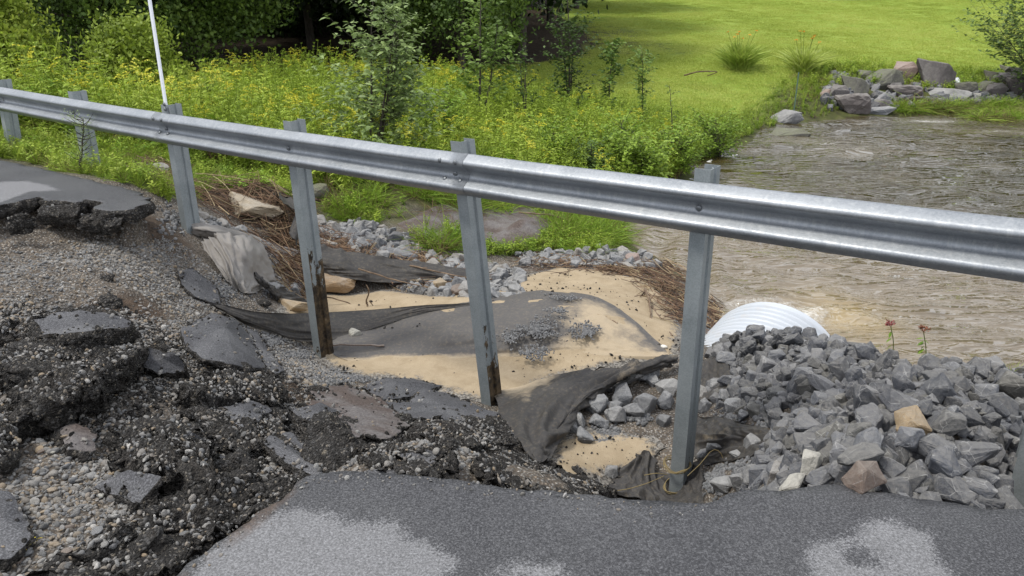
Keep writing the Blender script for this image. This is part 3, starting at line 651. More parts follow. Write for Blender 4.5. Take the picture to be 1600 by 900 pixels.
def rockmat(name, cols, dust=(.4, .38, .34), dustamt=.5, vein=.5, rough=.8):
    k = newmat(name); rnd = k.orand(); v = k.nd('ShaderNodeCombineXYZ'); k.put(v, 0, k.math('MULTIPLY', rnd, 37)); k.put(v, 1, k.math('MULTIPLY', rnd, 11))
    va = k.nd('ShaderNodeVectorMath', operation='ADD'); k.put(va, 0, k.pos); k.put(va, 1, v.outputs[0]); pos = va.outputs[0]
    n = len(cols); base = k.ramp(rnd, *[(i/(n-1), c) for i, c in enumerate(cols)])
    base = k.mix(k.ramp(k.noise(3, 6, .7, vec=pos), (.35, 0), (.75, .5)), base, k.hsv(base, v=.6)); base = k.mix(k.ramp(k.noise(22, 5, .75, vec=pos), (.45, 0), (.75, .5)), base, k.hsv(base, v=1.9))
    nrm = k.nd('ShaderNodeNewGeometry').outputs['Normal']; sx = k.nd('ShaderNodeSeparateXYZ'); k.put(sx, 0, nrm)
    dm = k.math('MULTIPLY', k.ramp(k.math('ADD', k.math('MULTIPLY', sx.outputs[2], .3), k.noise(6, 6, .7, vec=pos)), (.5, 0), (.85, 1)), dustamt)
    base = k.mix(dm, base, dust)
    vn = k.nd('ShaderNodeTexVoronoi', feature='DISTANCE_TO_EDGE'); k.put(vn, 'Vector', k.mapping((1, 1, 1), vec=pos)); k.put(vn, 'Scale', 2.1)
    vm = k.math('MULTIPLY', k.ramp(vn.outputs[0], (.0, 1), (.03, 0)), k.math('MULTIPLY', k.ramp(k.noise(2.2, 3, vec=pos), (.48, 0), (.6, 1)), vein)); base = k.mix(vm, base, (.55, .54, .52))
    return k.done(base, rough, k.bump(k.math('ADD', k.noise(7, 6, .7, vec=pos), k.math('MULTIPLY', k.noise(40, 3, .7, vec=pos), .3)), .5, .07), spec=.3)
GREY = rockmat('grey_limestone', [(.04, .042, .048), (.11, .115, .13), (.065, .068, .077), (.17, .176, .192), (.08, .085, .10), (.13, .126, .115), (.05, .052, .06), (.21, .21, .217), (.09, .095, .11)], dustamt=.32)
PALE = rockmat('dusty_limestone', [(.10, .105, .115), (.17, .175, .185), (.13, .13, .132), (.23, .23, .23), (.22, .19, .155)], dustamt=.5, dust=(.45, .44, .42))
TANR = rockmat('tan_stone', [(.30, .20, .11), (.33, .24, .14), (.36, .29, .2)], dustamt=.3, vein=.2)
BROWNR = rockmat('red_brown_stone', [(.15, .115, .095), (.17, .125, .10)], dustamt=.3, vein=.3)
BUFF = rockmat('buff_stone', [(.34, .28, .2), (.38, .31, .22)], dustamt=.4, vein=.1)
WHITER = rockmat('cream_stone', [(.42, .41, .36), (.45, .43, .38)], dustamt=.3, vein=.3)
MOSS = rockmat('mossy_boulder', [(.10, .095, .08), (.13, .12, .10), (.11, .105, .095), (.15, .14, .115)], dust=(.20, .21, .13), dustamt=.6, vein=.15)
MAUVE = rockmat('mauve_boulder', [(.105, .095, .093), (.13, .112, .108), (.10, .092, .092)], dustamt=.35, vein=.1)
REDB = rockmat('pinkish_boulder', [(.28, .2, .17), (.30, .22, .19)], dustamt=.3, vein=.1)
ELS = [(1, .8, .68), (1, .7, .6), (1, .9, .75), (1, .66, .62), (1, .8, .5), (1, .85, .85)]
ROCKS = [rock_mesh('angular_rock', 100+i, ELS[i % 6], 14+i % 6, .03, mats=[GREY]) for i in range(14)]
ROCKP = []
for m in ROCKS: c_ = m.copy(); c_.materials[0] = PALE; ROCKP.append(c_)
def rock(name, mesh, pos, size, rot, mat=None, label=None, cat='rock', group=None, parent=None):
    if mat is not None and mesh.materials[0] != mat: mesh = mesh.copy(); mesh.materials[0] = mat
    o = link(name, mesh, parent); o.location = pos; o.rotation_euler = rot; o.scale = (size,)*3 if not hasattr(size, '__len__') else size
    return tag(o, label, cat, group)
proto('rubble_pale', ROCKP[:8]); proto('rubble_grey', ROCKS[:8])
PEBM = rockmat('pebble', [(.10, .10, .10), (.17, .17, .17), (.24, .23, .215), (.15, .155, .165), (.34, .33, .31), (.19, .165, .14), (.27, .27, .27), (.32, .245, .16), (.17, .165, .155), (.5, .48, .45)], dustamt=.15, vein=0)
def pebble(seed, el):
    bm = bmesh.new(); bmesh.ops.create_icosphere(bm, subdivisions=2, radius=.5); r = np.random.default_rng(seed); o3 = r.random(3)*9
    for v in bm.verts:
        c = v.co.copy(); n = float(n3(c.x*2.2+o3[0], c.y*2.2+o3[1], c.z*2.2+o3[2]))
        v.co = Vector((c.x*el[0], c.y*el[1], c.z*el[2]))*(1+.28*n)
    me = bpy.data.meshes.new('pebble'); bm.to_mesh(me); bm.free()
    for f in me.polygons: f.use_smooth = (seed % 3 != 0)
    me.materials.append(PEBM); return me
PEB = [pebble(i, e) for i, e in enumerate([(1, .75, .45), (1, .6, .5), (1, .9, .6), (1, .8, .35), (1, .65, .7), (1, .5, .4)])]
proto('pebbles', PEB)
def sit(x, y, dz=0): return (x, y, float(hz(x, y))+dz)

def where(p):
    v = np.array([p[0], p[1], p[2]-CH]); zc = v[1]*math.cos(PITCH)-v[2]*math.sin(PITCH); u_ = v[1]*math.sin(PITCH)+v[2]*math.cos(PITCH); return 800+F*v[0]/zc, 450-F*u_/zc
# ---- riprap pile right of the last post, biggest rocks as single things
pile = wpoly([(1108,560),(1150,528),(1220,532),(1300,545),(1360,560),(1430,585),(1500,590),(1600,598),(1700,606)])
pile += [tuple(P(1800, 700, -.5)[:2]), tuple(P(1760, 800, -.2)[:2])] + wpoly([(1620,850),(1520,840),(1450,834),(1400,826),(1330,820),(1262,822),(1200,826),(1150,800)]) + wpoly([(1175,735),(1205,690),(1190,660),(1130,640),(1105,600)])
inroad = lambda x, y: seg_sd(x, y, rf)
def heap(x, y):                                            # bulk of the pile over the ground
    d = seg_sd(x, y, pile); return hz(x, y)+.075*sstep(0, .35, d)+.05*fbm(x*2.3, y*2.3, 3, 2)*sstep(0, .3, d)
PB = PY(1580, 815, RK(-1)[1]-.05)[:2]; q = sample_poly(pile, 9500); q = q[inroad(q[:, 0], q[:, 1]) < -.02]
q = q[np.hypot(q[:, 0]-PB[0]+.03, q[:, 1]-PB[1]+.15) > .24]; wv_ = np.array([where((a_, b_, -.4))[0] for a_, b_ in q]); q = q[~((wv_ > 1545) & (q[:, 1] < PB[1]+.1))]; fill = q[:7500]; zf = heap(fill[:, 0], fill[:, 1])-.03+R.uniform(-.05, .05, len(fill))
o = scatter('riprap_fill', 'rubble_grey', np.c_[fill, zf], any_rot(len(fill)), R.uniform(.05, .15, len(fill)))
tag(o, 'smaller grey stones filling the gaps of the big rock pile', 'rocks', kind='stuff')
special = [((1424,660), .23, TANR, 'tan brown boulder standing out among grey rocks in the pile', (1, .8, 1)), ((1265,722), .13, WHITER, 'rounded cream white rock low in the grey pile', None),
           ((1370,617), .19, None, 'large square faced grey block near the top of pile', None), ((1528,712), .22, None, 'big pale grey rock at right end of pile near the cut-off post', None),
           ((1350,745), .17, BROWNR, 'reddish brown wedge of rock against the asphalt edge', None), ((1404,634), .085, WHITER, 'small cream cube of rock above the tan boulder', None),
           ((1283,597), .18, None, 'long slanting grey rock near the top of the pile', (1.25, .8, .8)), ((1347,585), .17, None, 'dark slab leaning on the crest below the pink flowers', (1.3, .7, .7)),
           ((1358,652), .19, None, 'wide blue grey rock left of the tan boulder', (1.2, .9, .8)), ((1470,600), .24, None, 'broad blue grey rock on the crest of the pile', (1.3, .9, .7)),
           ((1586,605), .26, None, 'dark boulder at far right end of the crest', None), ((1151,524), .11, None, 'black pointed rock at the top left of the pile beside pipe', None),
           ((1290,680), .09, TANR, 'small orange brown stone below the pile middle', None), ((1524,762), .15, None, 'grey cube shaped rock against asphalt edge near right post', None),
           ((1385,700), .15, None, 'long flat blue grey rock under the tan boulder', (1.3, .8, .6)), ((1240,757), .16, WHITER, 'jagged pale cream rock on the asphalt edge', (1.1, .7, .9)),
           ((1345,712), .15, None, 'smooth slanting blue grey rock below the pile middle', (1.25, .8, .7))]
PB = post_xy = PY(1580, 815, RK(-1)[1]-.05)[:2]
taken = []
for i, ((px, py), sz, mt, lb, el) in enumerate(special):
    p = hit(px, py+6); p = P(px, py, float(heap(p[0], p[1]))+.10); taken.append((p[0]-.02, p[1]-.06, sz*1.9))
    s3 = np.array(el or (1, 1, 1))*sz*.88
    rock('riprap_rock', ROCKS[(i*5) % 14], p, s3, (R.uniform(-.4, .4), R.uniform(-.4, .4), R.uniform(0, 6.28)), mt, lb, 'rock')
SZ = lambda s, a, b: 'small' if s < a else ('medium' if s < b else 'large')
def pile_label(p, s):
    px, py = where(p); crest = 520+ (px-1100)*.16
    row = 'on riprap crest' if py < crest+35 else ('at riprap foot by the asphalt' if py > 720 else 'on upper riprap face' if py < crest+105 else 'on lower riprap face')
    col = 'left end near front post' if px < 1210 else ('below the pipe mouth' if px < 1320 else ('around the tan boulder' if px < 1460 else 'right end by cut-off post'))
    return '%s grey rock %s, %s' % (SZ(s, .15, .2), row, col)
n_r = 0; tries = 0
cand = sample_poly(pile, 9000); cand = cand[inroad(cand[:, 0], cand[:, 1]) < -.05]
szs = np.sort(R.gamma(5, .026, len(cand)).clip(.07, .24))[::-1]; szs[300:] = R.uniform(.07, .13, len(szs)-300)
for i, (x, y) in enumerate(cand):
    if n_r >= 283: break
    if where((x, y, -.3))[0] > 1538 and y < PB[1]+.1: continue
    s = float(R.choice([.11, .13, .15, .17, .20, .24], p=[.16, .2, .24, .2, .14, .06])) if n_r > 80 else float(R.uniform(.16, .24))
    if any((x-a)**2+(y-b)**2 < (.27*(s+c))**2 for a, b, c in taken): continue
    taken.append((x, y, s)); n_r += 1
    rock('riprap_rock', ROCKS[R.integers(14)], (x, y, float(heap(x, y))+.02+R.uniform(-.01, .05)), s*.90, tuple(any_rot(1)[0]), None,
         pile_label((x, y, float(heap(x, y))), s), 'rock', 'angular rocks heaped right of the last post')
# ---- dusty rocks round the foot of the front post
spots = [(1008,590,.24),(985,600,.22),(1040,612,.2),(930,642,.22),(972,628,.23),(1010,640,.24),(1040,632,.2),(905,665,.2),(960,655,.2),(1000,560+30,.12),(990,650,.19),
         (1038,662,.15),(935,665,.15),(915,690,.2),(890,672,.17),(960,640,.15),(1020,600,.15),(968,612,.14),(1095,620,.17),(1120,612,.19),(1100,640,.15),(1135,622,.16),
         (1145,640,.16),(1160,655,.12),(1110,665,.08),(1128,668,.1),(950,610,.1),(1025,575,.11)]
for i, (px, py, s) in enumerate(spots):
    p = hit(px, py); rock('dusty_rock', ROCKP[i % 14], (p[0], p[1], p[2]+s*.22), s*.95, (R.uniform(-.5, .5), R.uniform(-.5, .5), R.uniform(0, 6.28)), None,
                          ('%s pale dusty rock %s' % (SZ(s, .16, .21), 'in the cluster beside the fabric flap, far left of front post' if px < 962 else 'just left of the front post' if px < 1050 else 'just right of the front post')), 'rock', 'dusty rocks round the front post')
for i, (px, py, s, lb) in enumerate([(1116,706,.13,'blocky pale rock right of the twine on the front post'),(1152,718,.12,'small light cube of rock on the fabric right of the post'),(1185,762-8,.17,'white veined grey rock at the asphalt edge'),
     (1128,765,.16,'dark grey wedge rock just right of the post foot at asphalt edge'),(1098,712,.11,'pale rock touching the right side of the front post'),(1160,760,.15,'grey rock with white vein lines beside the asphalt edge'),(1215,752,.14,'light rock lying where the asphalt edge meets pile'),
     (955,742,.13,'white topped stone on the sand by the asphalt edge'),(1178,700,.15,'flat pale rock at left foot of pile on the fabric')]):
    p = hit(px, py); rock('dusty_rock', ROCKP[(i*3+1) % 14], (p[0], p[1], p[2]+s*.25), s, (R.uniform(-.4, .4), R.uniform(-.4, .4), R.uniform(0, 6.28)), None, lb, 'rock')
# ---- rubble ridge behind the pit
ridge = [((610,378),(-70,30),95), ]
ridg = wpoly([(480,345),(560,345),(640,375),(660,400),(740,410),(810,425),(820,465),(700,470),(600,440),(530,400),(490,380)])
berm = wpoly([(810,398),(900,398),(960,393),(1010,405),(1030,420),(1000,425),(930,418),(860,415),(815,415)])
lft = wpoly([(300,330),(345,350),(440,400),(470,450),(440,470),(400,430),(330,370)])
taken2 = []
for poly, cnt, sr, grp, lb in ((ridg, 125, (.12, .27), 'rubble stones behind the sand pit', 'dusty grey rubble stone, bank behind the sand pit'), (berm, 42, (.1, .22), 'stones on the berm by the water', 'grey angular stone on the low berm between sand and river'),
                       (lft, 36, (.1, .22), 'stones by the crumpled fabric', 'grey stone in the slope between second and third visible posts')):
    m = 0
    for x, y in sample_poly(poly, 4000):
        s = float(R.uniform(*sr)**1.0)
        if any((x-a)**2+(y-b)**2 < (.33*(s+c))**2 for a, b, c in taken2): continue
        taken2.append((x, y, s)); m += 1
        rock('rubble_stone', ROCKP[R.integers(14)], sit(x, y, s*.15), s, tuple(any_rot(1)[0]*.5), None, '%s %s, %s' % (SZ(s, .15, .21), lb, 'left part' if where((x, y, float(hz(x, y))))[0] < {125: 620, 42: 920, 36: 380}[cnt] else 'right part'), 'stone', grp)
        if m >= cnt: break
allr = [ridg, berm, lft]
pp = np.concatenate([sample_poly(q, n) for q, n in ((ridg, 2200), (berm, 700), (lft, 900))]); o = scatter('rubble', 'rubble_pale', np.c_[pp, hz(pp[:, 0], pp[:, 1])+.01], any_rot(len(pp)), R.uniform(.04, .11, len(pp)))
tag(o, 'fist sized grey rubble strewn along the bank behind the pit', 'rubble', kind='stuff')
for px, py, s3, mt, lb, rt in [(385,332,(.80,.5,.34),BUFF,'large tan flat boulder caught in straw behind the left posts',(.25,.1,.2)),(518,452,(.62,.45,.3),TANR,'rounded tan boulder right of the muddy post above black fabric',(0,.2,.5)),
     (557,532,(.17,.12,.2),WHITER,'upright grey white block standing on the fabric edge',(0,0,.4)),(688,452,(.26,.22,.2),TANR,'squarish tan stone among grey rubble left of the leaning post',(0,.1,.8)),
     (722,462,(.3,.2,.2),BROWNR,'reddish brown stone beside the leaning post',(.1,0,.2)),(988,412,(.26,.2,.22),REDB,'rust coloured stone on the berm beside the water',(0,0,.4)),
     (490,310,(.5,.35,.3),MOSS,'rounded olive grey stone in weeds behind the third post',(0,0,1)),(240,478-205,(.35,.25,.25),PALE,'pale stone resting on the roots left of the pole post',(0,0,0)),
     (455,485,(.4,.3,.2),TANR,'low tan stone left of the muddy post',(0,0,.4)),(900,578,(.14,.1,.08),WHITER,'small pale stone',(0,0,0)),(622,378,(.3,.2,.2),GREY,'dark grey rock on top of the rubble bank',(.2,.1,.4)),(630,405,(.42,.24,.2),GREY,'long dark slab in the rubble bank under the rail',(.1,.3,.3))]:
    if lb == 'small pale stone': continue
    p = hit(px, py); rock('boulder' if max(s3) > .3 else 'stone', ROCKS[int(px) % 14], (p[0], p[1], p[2]+s3[2]*.3), s3, rt, mt, lb, 'boulder' if max(s3) > .3 else 'stone')
# ---- boulders on the far bank
RB = [rock_mesh('river_boulder', 301+i*3, e, 12, .05, 0, mats=[MOSS]) for i, e in enumerate([(1, .8, .7), (1, .7, .6), (1, .85, .8), (1, .7, .5)])]
fb = [(1292,149,17,15,REDB,'small round pinkish boulder at left end of the far bank rocks'),(1311,150,28,24,MAUVE,'grey boulder next to the small pink one on the far bank'),(1335,143,42,26,MOSS,'mossy boulder above the largest waterside rock'),
      (1341,167,58,34,MAUVE,'largest dark boulder at the water line of the far bank'),(1385,128,46,28,MOSS,'lichen covered boulder below the lawn edge'),(1415,118,34,28,REDB,'pinkish boulder at the top of the bank rocks'),
      (1461,127,56,34,MAUVE,'big smooth mauve grey boulder left of the white tube'),(1425,148,54,22,MAUVE,'flat low mauve boulder above waterside grass'),(1376,165,25,15,MAUVE,'small dark block right of the largest waterside boulder'),
      (1380,176,40,11,PALE,'flat grey slab lying at the water line'),(1484,151,66,13,PALE,'long pale flat rock under the white tube'),(1516,143,34,22,MOSS,'brown boulder just right of the white tube'),
      (1542,142,30,20,MOSS,'dark rounded boulder in the middle of the right group'),(1568,130,26,20,MAUVE,'mauve boulder below the right hand shrub'),(1550,127,24,16,MOSS,'small brown boulder at the top of the right group'),
      (1527,153,18,10,WHITER,'small pale stone at the foot of right group'),(1232,186,42,18,PALE,'low grey stone in weeds below the garden stake'),(1236,216,58,20,MOSS,'flat grey stone in the water near the weedy bank'),
      (1576,118,26,14,MOSS,'dark boulder half under the right hand shrub'),(1594,140,32,30,MAUVE,'boulder cut by the right edge of the picture'),(1492,128,14,10,REDB,'tiny brown stone between mauve boulder and tube'),(1353,122,24,16,MOSS,'dark boulder hidden in dry weeds on the far bank')]
for i, (px, py, w_, h_, mt, lb) in enumerate(fb):
    p = hit(px, py+h_*.42); D = np.linalg.norm(p-[0, 0, CH]); s = w_/F*D*.98; hh_ = h_/F*D*1.15
    rock('boulder', RB[i % 4], (p[0], p[1]+s*.25, p[2]+hh_*.36), (s*1.02, s*.8, hh_*1.45), (R.uniform(-.12, .12), R.uniform(-.12, .12), R.uniform(-.3, .3)), mt, lb, 'boulder')

q = np.array([hit(R.uniform(1290, 1625), R.uniform(118, 172)) for _ in range(240)]); q = q[(q[:, 2] > WATER-.1)]
o = scatter('bank_rocks', 'rubble_grey', q+[0, 0, .05], any_rot(len(q)), R.uniform(.2, .55, len(q))); tag(o, 'smaller rocks packed between the far bank boulders', 'rocks', kind='stuff')
for i, (px, py, w_, h_, lb) in enumerate([(1556,146,26,20,'dark boulder below the small brown one in the right group'),(1584,124,30,20,'boulder at the foot of the right hand shrub'),(1505,160,20,9,'flat stone at the waterline right of pale slab'),(1440,160,30,11,'low boulder in the grass below the big mauve one'),(1400,140,26,14,'boulder wedged under the lichen covered one')]):
    p = hit(px, py+h_*.42); D = np.linalg.norm(p-[0, 0, CH]); s = w_/F*D; hh_ = h_/F*D*1.15
    rock('boulder', RB[(i+1) % 4], (p[0], p[1]+s*.2, p[2]+hh_*.36), (s*1.02, s*.8, hh_*1.45), (.1, -.1, i), MAUVE, lb, 'boulder')

# ============================================================ GRAVEL
lreg = wpoly([(-150,385),(0,374),(60,374),(150,370),(225,350),(290,385),(330,420),(420,480),(500,566),(560,600),(640,640),(760,645),(850,740),(960,779),(700,749),(480,746)]) + [tuple(P(a, b, -.12)[:2]) for a, b in [(270,905),(160,990),(-250,1000)]] + [(-4.6, 3.0), (-6.5, 6.0)]
dk = lambda x, y: 1-.25*sstep(-.1, .15, seg_sd(x, y, darkp)+.25*fbm(x*2.5, y*2.5, 5, 4))
g1 = sample_poly(lreg, 78000, lambda x, y: dk(x, y)*np.clip(.55+.8*fbm(x*1.7, y*1.7, 7, 3), .12, 1)*(seg_sd(x, y, rf) < 0)*(seg_sd(x, y, rl) < .25))
s1 = R.gamma(4.0, .0040, len(g1)).clip(.006, .045)
o = scatter('gravel', 'pebbles', np.c_[g1, hz(g1[:, 0], g1[:, 1])+s1*.15], any_rot(len(g1))*[.12, .12, 1], s1); tag(o, 'loose mixed gravel spilled from under the broken road', 'gravel', kind='stuff')
GP = [pebble(20+i, e) for i, e in enumerate([(1, .75, .5), (1, .6, .5), (1, .9, .7)])]
PG = rockmat('grey_chippings', [(.09, .095, .10), (.15, .155, .165), (.2, .205, .215), (.12, .12, .125), (.28, .28, .28), (.17, .17, .18)], dustamt=.2, vein=0)
for m in GP: m.materials[0] = PG
for m in GP:
    for f in m.polygons: f.use_smooth = False
proto('chippings', GP)
cl = []
def blob(px, py, rx, ry, n, sc=(.014, .028), dz=0):
    ang_ = R.random(n)*6.283; rad = (R.random(n)**.75)*(1+.75*n3(np.cos(ang_)*2.2+px*.37, np.sin(ang_)*2.2+py*.31, 0))*R.uniform(.7, 1.25, n)
    for a, r in zip(ang_, rad):
        p = hit(px+rx*r*math.cos(a), py+ry*r*math.sin(a)); p = P(px+rx*r*math.cos(a), py+ry*r*math.sin(a), p[2]+dz) if dz else p; cl.append((p[0], p[1], p[2]+.010, R.uniform(*sc)))
for a in [(915,518,24,15,330,(.014,.028),.105),(872,486,18,5,110,(.014,.028),.105),(840,515,42,17,520,(.014,.028),.105),(830,552,30,9,260,(.014,.028),.105),(800,528,22,8,160,(.014,.028),.105),(640,545,32,8,280),(560,545,20,6,90),(885,466,30,6,120,(.014,.028),.07),(948,688,34,19,800,(.016,.034)),(1000,655,26,10,160,(.02,.045)),
          (1165,735,32,14,420,(.016,.036)),(1118,748,22,22,420,(.016,.036)),(1030,470,40,26,700,(.015,.03)),(1105,520,25,22,420,(.02,.045)),(1000,445,30,16,260),(700,575,60,7,120),(430,445,25,22,420,(.02,.04)),(470,555,40,10,420),
          (640,622,30,8,260),(420,530,60,30,900,(.012,.028)),(345,455,40,26,600,(.012,.028)),(1140,655,22,14,160),(700,445,70,16,600,(.02,.05)),(530,430,30,18,260,(.02,.05)),(880,408,60,8,420,(.02,.05)),
          (640,610,10,5,60),(545,590,70,14,700,(.012,.03)),(1190,640,20,30,200,(.02,.05)),(270,345,25,30,200,(.02,.05))]: blob(*a)
cl = np.array(cl); o = scatter('chippings', 'chippings', cl[:, :3], any_rot(len(cl)), cl[:, 3]); tag(o, 'patches of clean grey chippings on the sand and fabric', 'chippings', kind='stuff')
eg = [] 
for a_, b_ in zip(rf[1:14], rf[2:15]):
    a_, b_ = np.array(a_), np.array(b_)
    for _ in range(int(60*np.linalg.norm(b_-a_)/.3)):
        q = a_+(b_-a_)*R.random()+R.normal(0, .035, 2)*[1, 1]-[0, .02]; eg.append(q)
eg = np.array(eg); eg = eg[seg_sd(eg[:, 0], eg[:, 1], rf) > .01]; sz_ = R.gamma(2.5, .0028, len(eg)).clip(.003, .025)
o = scatter('edge_grit', 'pebbles', np.c_[eg, np.full(len(eg), .004)], any_rot(len(eg)), sz_); tag(o, 'loose grit scattered on the asphalt along its broken edge', 'grit', kind='stuff')
n_ = 0                                                     # larger loose stones, single things
fq = np.concatenate([sample_poly(sp1, 700, lambda x, y: np.clip(.25+1.2*fbm(x*1.8, y*1.8, 31, 3), .03, 1)), sample_poly(sp2, 160)]); FLECK = True
for _ in range(70):
    px, py = R.uniform(20, 330), R.uniform(690, 880)
    p = hit(px, py)
    if seg_sd(p[0], p[1], rf) > -.06: continue
    s = R.uniform(.028, .05); c = [None, None, TANR, WHITER, None, BROWNR][R.integers(6)]
    rock('loose_stone', PEB[R.integers(6)], (p[0], p[1], p[2]+s*.2), s, (R.uniform(-.3, .3), R.uniform(-.3, .3), R.uniform(0, 6.28)), c, 'larger rounded pebble lying on the gravel left of the broken asphalt edge', 'pebble', 'larger pebbles in the near gravel')

# ============================================================ BROKEN ASPHALT
k = newmat('asphalt_slab_top'); sp = k.noise(120, 4, .85)
TOPM = k.done(k.mix(k.ramp(k.noise(2.5, 5), (.4, 0), (.7, 1)), k.ramp(sp, (.34, (.02, .02, .022)), (.5, (.055, .055, .06)), (.66, (.16, .16, .17))), k.ramp(sp, (.34, (.05, .05, .053)), (.5, (.11, .11, .115)), (.66, (.26, .26, .27)))), .85, k.bump(sp, .5, .006))
TOPS = []
def slab(name, rim, ch, thick, label, seed=0, rough=.035, mats=None, cat='asphalt chunk', group=None, bulge=0, under=.75, world=False, step=.016, tops=1.0):
    pts = np.array([P(a, b, hit(a, b)[2]+c_) for a, b, c_ in rim]) if not world else np.array(rim, float)
    seg = np.r_[pts, pts[:1]]; L_ = np.linalg.norm(np.diff(seg, axis=0), axis=1); tot = L_.sum(); n = int(max(40, min(240, tot/step)))
    u = np.linspace(0, tot, n, endpoint=False); cu = np.r_[0, np.cumsum(L_)]
    rimp = np.stack([np.interp(u, cu, seg[:, i]) for i in range(3)], 1); cen = rimp.mean(0); cen = cen+[0, 0, ch]
    dxy = rimp-cen; dl = np.linalg.norm(dxy, axis=1)[:, None]; rimp = rimp+dxy/dl*(rough*.8*fbm(rimp[:, 0]*9, rimp[:, 1]*9, seed, 4))[:, None]
    prof_ = [(0.02, 0, 0), (.2, 0, 0), (.4, 0, 0), (.6, 0, 0), (.78, 0, 0), (.9, 0, 0), (.97, 0, 0), (1, 0, 0), (1.01, .06, 1), (1.02, .14, 1), (1.02, .22, 1), (1.0, .3, 1), (1.0, .38, 1), (.99, .46, 1), (.98, .54, 1), (.98, .62, 1), (.96, .7, 1), (.95, .78, 1), (.92, .88, 1), (.88, .97, 1), (under, 1, 1), (.4, 1, 1), (.02, 1, 1)]
    V = []; crust = mats is not None and mats[0] == ASPB
    nr = np.cross(rimp[n//3]-cen, rimp[0]-cen); nr = nr/np.linalg.norm(nr); nr = nr if nr[2] > 0 else -nr
    for f, d, s in prof_:
        q = cen+(rimp-cen)*f; q[:, 2] += bulge*(1-f*f)*(1 if s == 0 else .5)
        q = q-nr*thick*d
        if s:
            no = np.stack([fbm(q[:, 0]*13, q[:, 1]*13, q[:, 2]*13+seed, 4), fbm(q[:, 0]*13+9, q[:, 1]*13, q[:, 2]*13+seed, 4), fbm(q[:, 0]*13, q[:, 1]*13+9, q[:, 2]*13+seed, 4)], 1)
            q = q+no*rough+(dxy/dl)*rough*.5*(fbm(q[:, 0]*34, q[:, 1]*34, q[:, 2]*34, 3))[:, None]*1.5
        else: q[:, 2] += (.008 if not crust else .03)*fbm(q[:, 0]*(5 if not crust else 12), q[:, 1]*(5 if not crust else 12), seed, 5, .7)
        V.append(q)
    m = len(prof_); V = np.concatenate(V)
    i = np.arange(m-1)[:, None]*n; j = np.arange(n); j2 = (j+1) % n
    T = np.stack([i+j, i+j2, i+n+j2, i+n+j], -1).reshape(-1, 4); mi = np.repeat([0]*7+[1]*(m-8), n)
    if tops:
        TOPS.append((rimp, cen, bulge, tot*tops, crust))
    org = cen.copy(); o = link(name, tmesh(name, V-org, T, True, mi), None, mats or [TOPM, ASPB]); o.location = org
    return tag(o, label, cat, group, 'thing')
S_ = slab
S_('asphalt_slab', [(52,498,.24),(85,488,.28),(125,484,.30),(165,487,.30),(200,496,.28),(212,512,.24),(175,514,.30),(110,520,.30),(62,522,.24)], .0, .20, 'broken asphalt slab with flat grey top overhanging a dark hollow at left', 1)
S_('asphalt_slab', [(0,545,0.190),(60,525,0.170),(150,535,0.210),(205,540,0.210),(150,575,0.250),(60,580,0.250),(0,580,0.250)], .02, .18, 'dark rubble covered slab under the flat topped one', 2, .05, mats=[ASPB, ASPB])
S_('asphalt_slab', [(30,640,0.230),(110,622,0.250),(165,590,0.270),(215,552,0.270),(228,536,0.230),(195,540,0.210),(150,560,0.190),(70,595,0.170),(10,612,0.170)], .03, .20, 'long ridge of asphalt slab sloping up towards the right above a hollow', 3, .045, bulge=.03, mats=[ASPB, ASPB])
S_('asphalt_slab', [(283,512,.1),(330,490,.14),(368,498,.12),(400,535,.08),(415,575,.05),(370,572,.12),(320,562,.1),(290,540,.08)], .07, .07, 'smooth light grey asphalt plate lying tilted and folded in the gravel', 4, .012, bulge=.04)
S_('asphalt_slab', [(385,512,.04),(405,520,.05),(445,578,.05),(430,585,.04),(405,560,.04)], .02, .06, 'narrow dark plate beside the folded light asphalt plate', 5, .012)
S_('asphalt_slab', [(-30,640,.12),(10,640,.14),(30,660,.12),(28,700,.1),(0,715,.1),(-30,720,.1)], .03, .15, 'rounded asphalt chunk cut by the left edge of the picture', 6, .03, bulge=.03, mats=[ASPB, ASPB])
S_('asphalt_slab', [(290,600,0.180),(360,582,0.200),(420,585,0.200),(448,610,0.180),(440,632,0.140),(370,625,0.200),(310,618,0.200)], .02, .16, 'dark crusted slab above a black hollow near the middle of the rubble', 7, .05, mats=[ASPB, ASPB])
S_('soil_clod', [(95,668,.08),(120,660,.1),(148,680,.08),(145,700,.05),(105,705,.06)], .03, .1, 'brown clod of bound gravel left of the dark lumps', 8, .03, mats=[MUD, ASPB], cat='clod')
S_('asphalt_slab', [(180,672,0.120),(240,650,0.160),(300,660,0.160),(335,690,0.140),(320,735,0.120),(250,745,0.140),(200,720,0.120)], .05, .12, 'lumpy black mass of broken asphalt above the near gravel', 9, .07, mats=[ASPB, ASPB])
S_('asphalt_slab', [(408,690,.12),(425,680,.12),(470,705,.1),(515,748,.05),(495,745,.05),(445,720,.1)], .02, .035, 'thin sliver of asphalt plate pointing down to the road edge', 10, .01)
S_('asphalt_slab', [(440,678,.12),(456,676,.12),(505,728,.06),(515,742,.05),(490,722,.08)], .01, .03, 'narrow upper asphalt splinter beside the thin sliver', 11, .01)
S_('asphalt_slab', [(470,752,.05),(400,800,.05),(330,850,.05),(270,890,.05),(180,910,.05),(90,915,.05),(60,895,.05),(200,835,.08),(290,775,.10),(350,745,.12),(430,735,.1)], -.02, .12, 'long black crumbling band of lower asphalt along the broken road edge', 12, .05, mats=[ASPB, ASPB])
S_('asphalt_slab', [(-20,765,.05),(15,770,.06),(42,805,.05),(45,840,.04),(20,870,.04),(-20,880,.04)], .02, .08, 'dark flat asphalt piece at lower left edge of the picture', 13, .02)
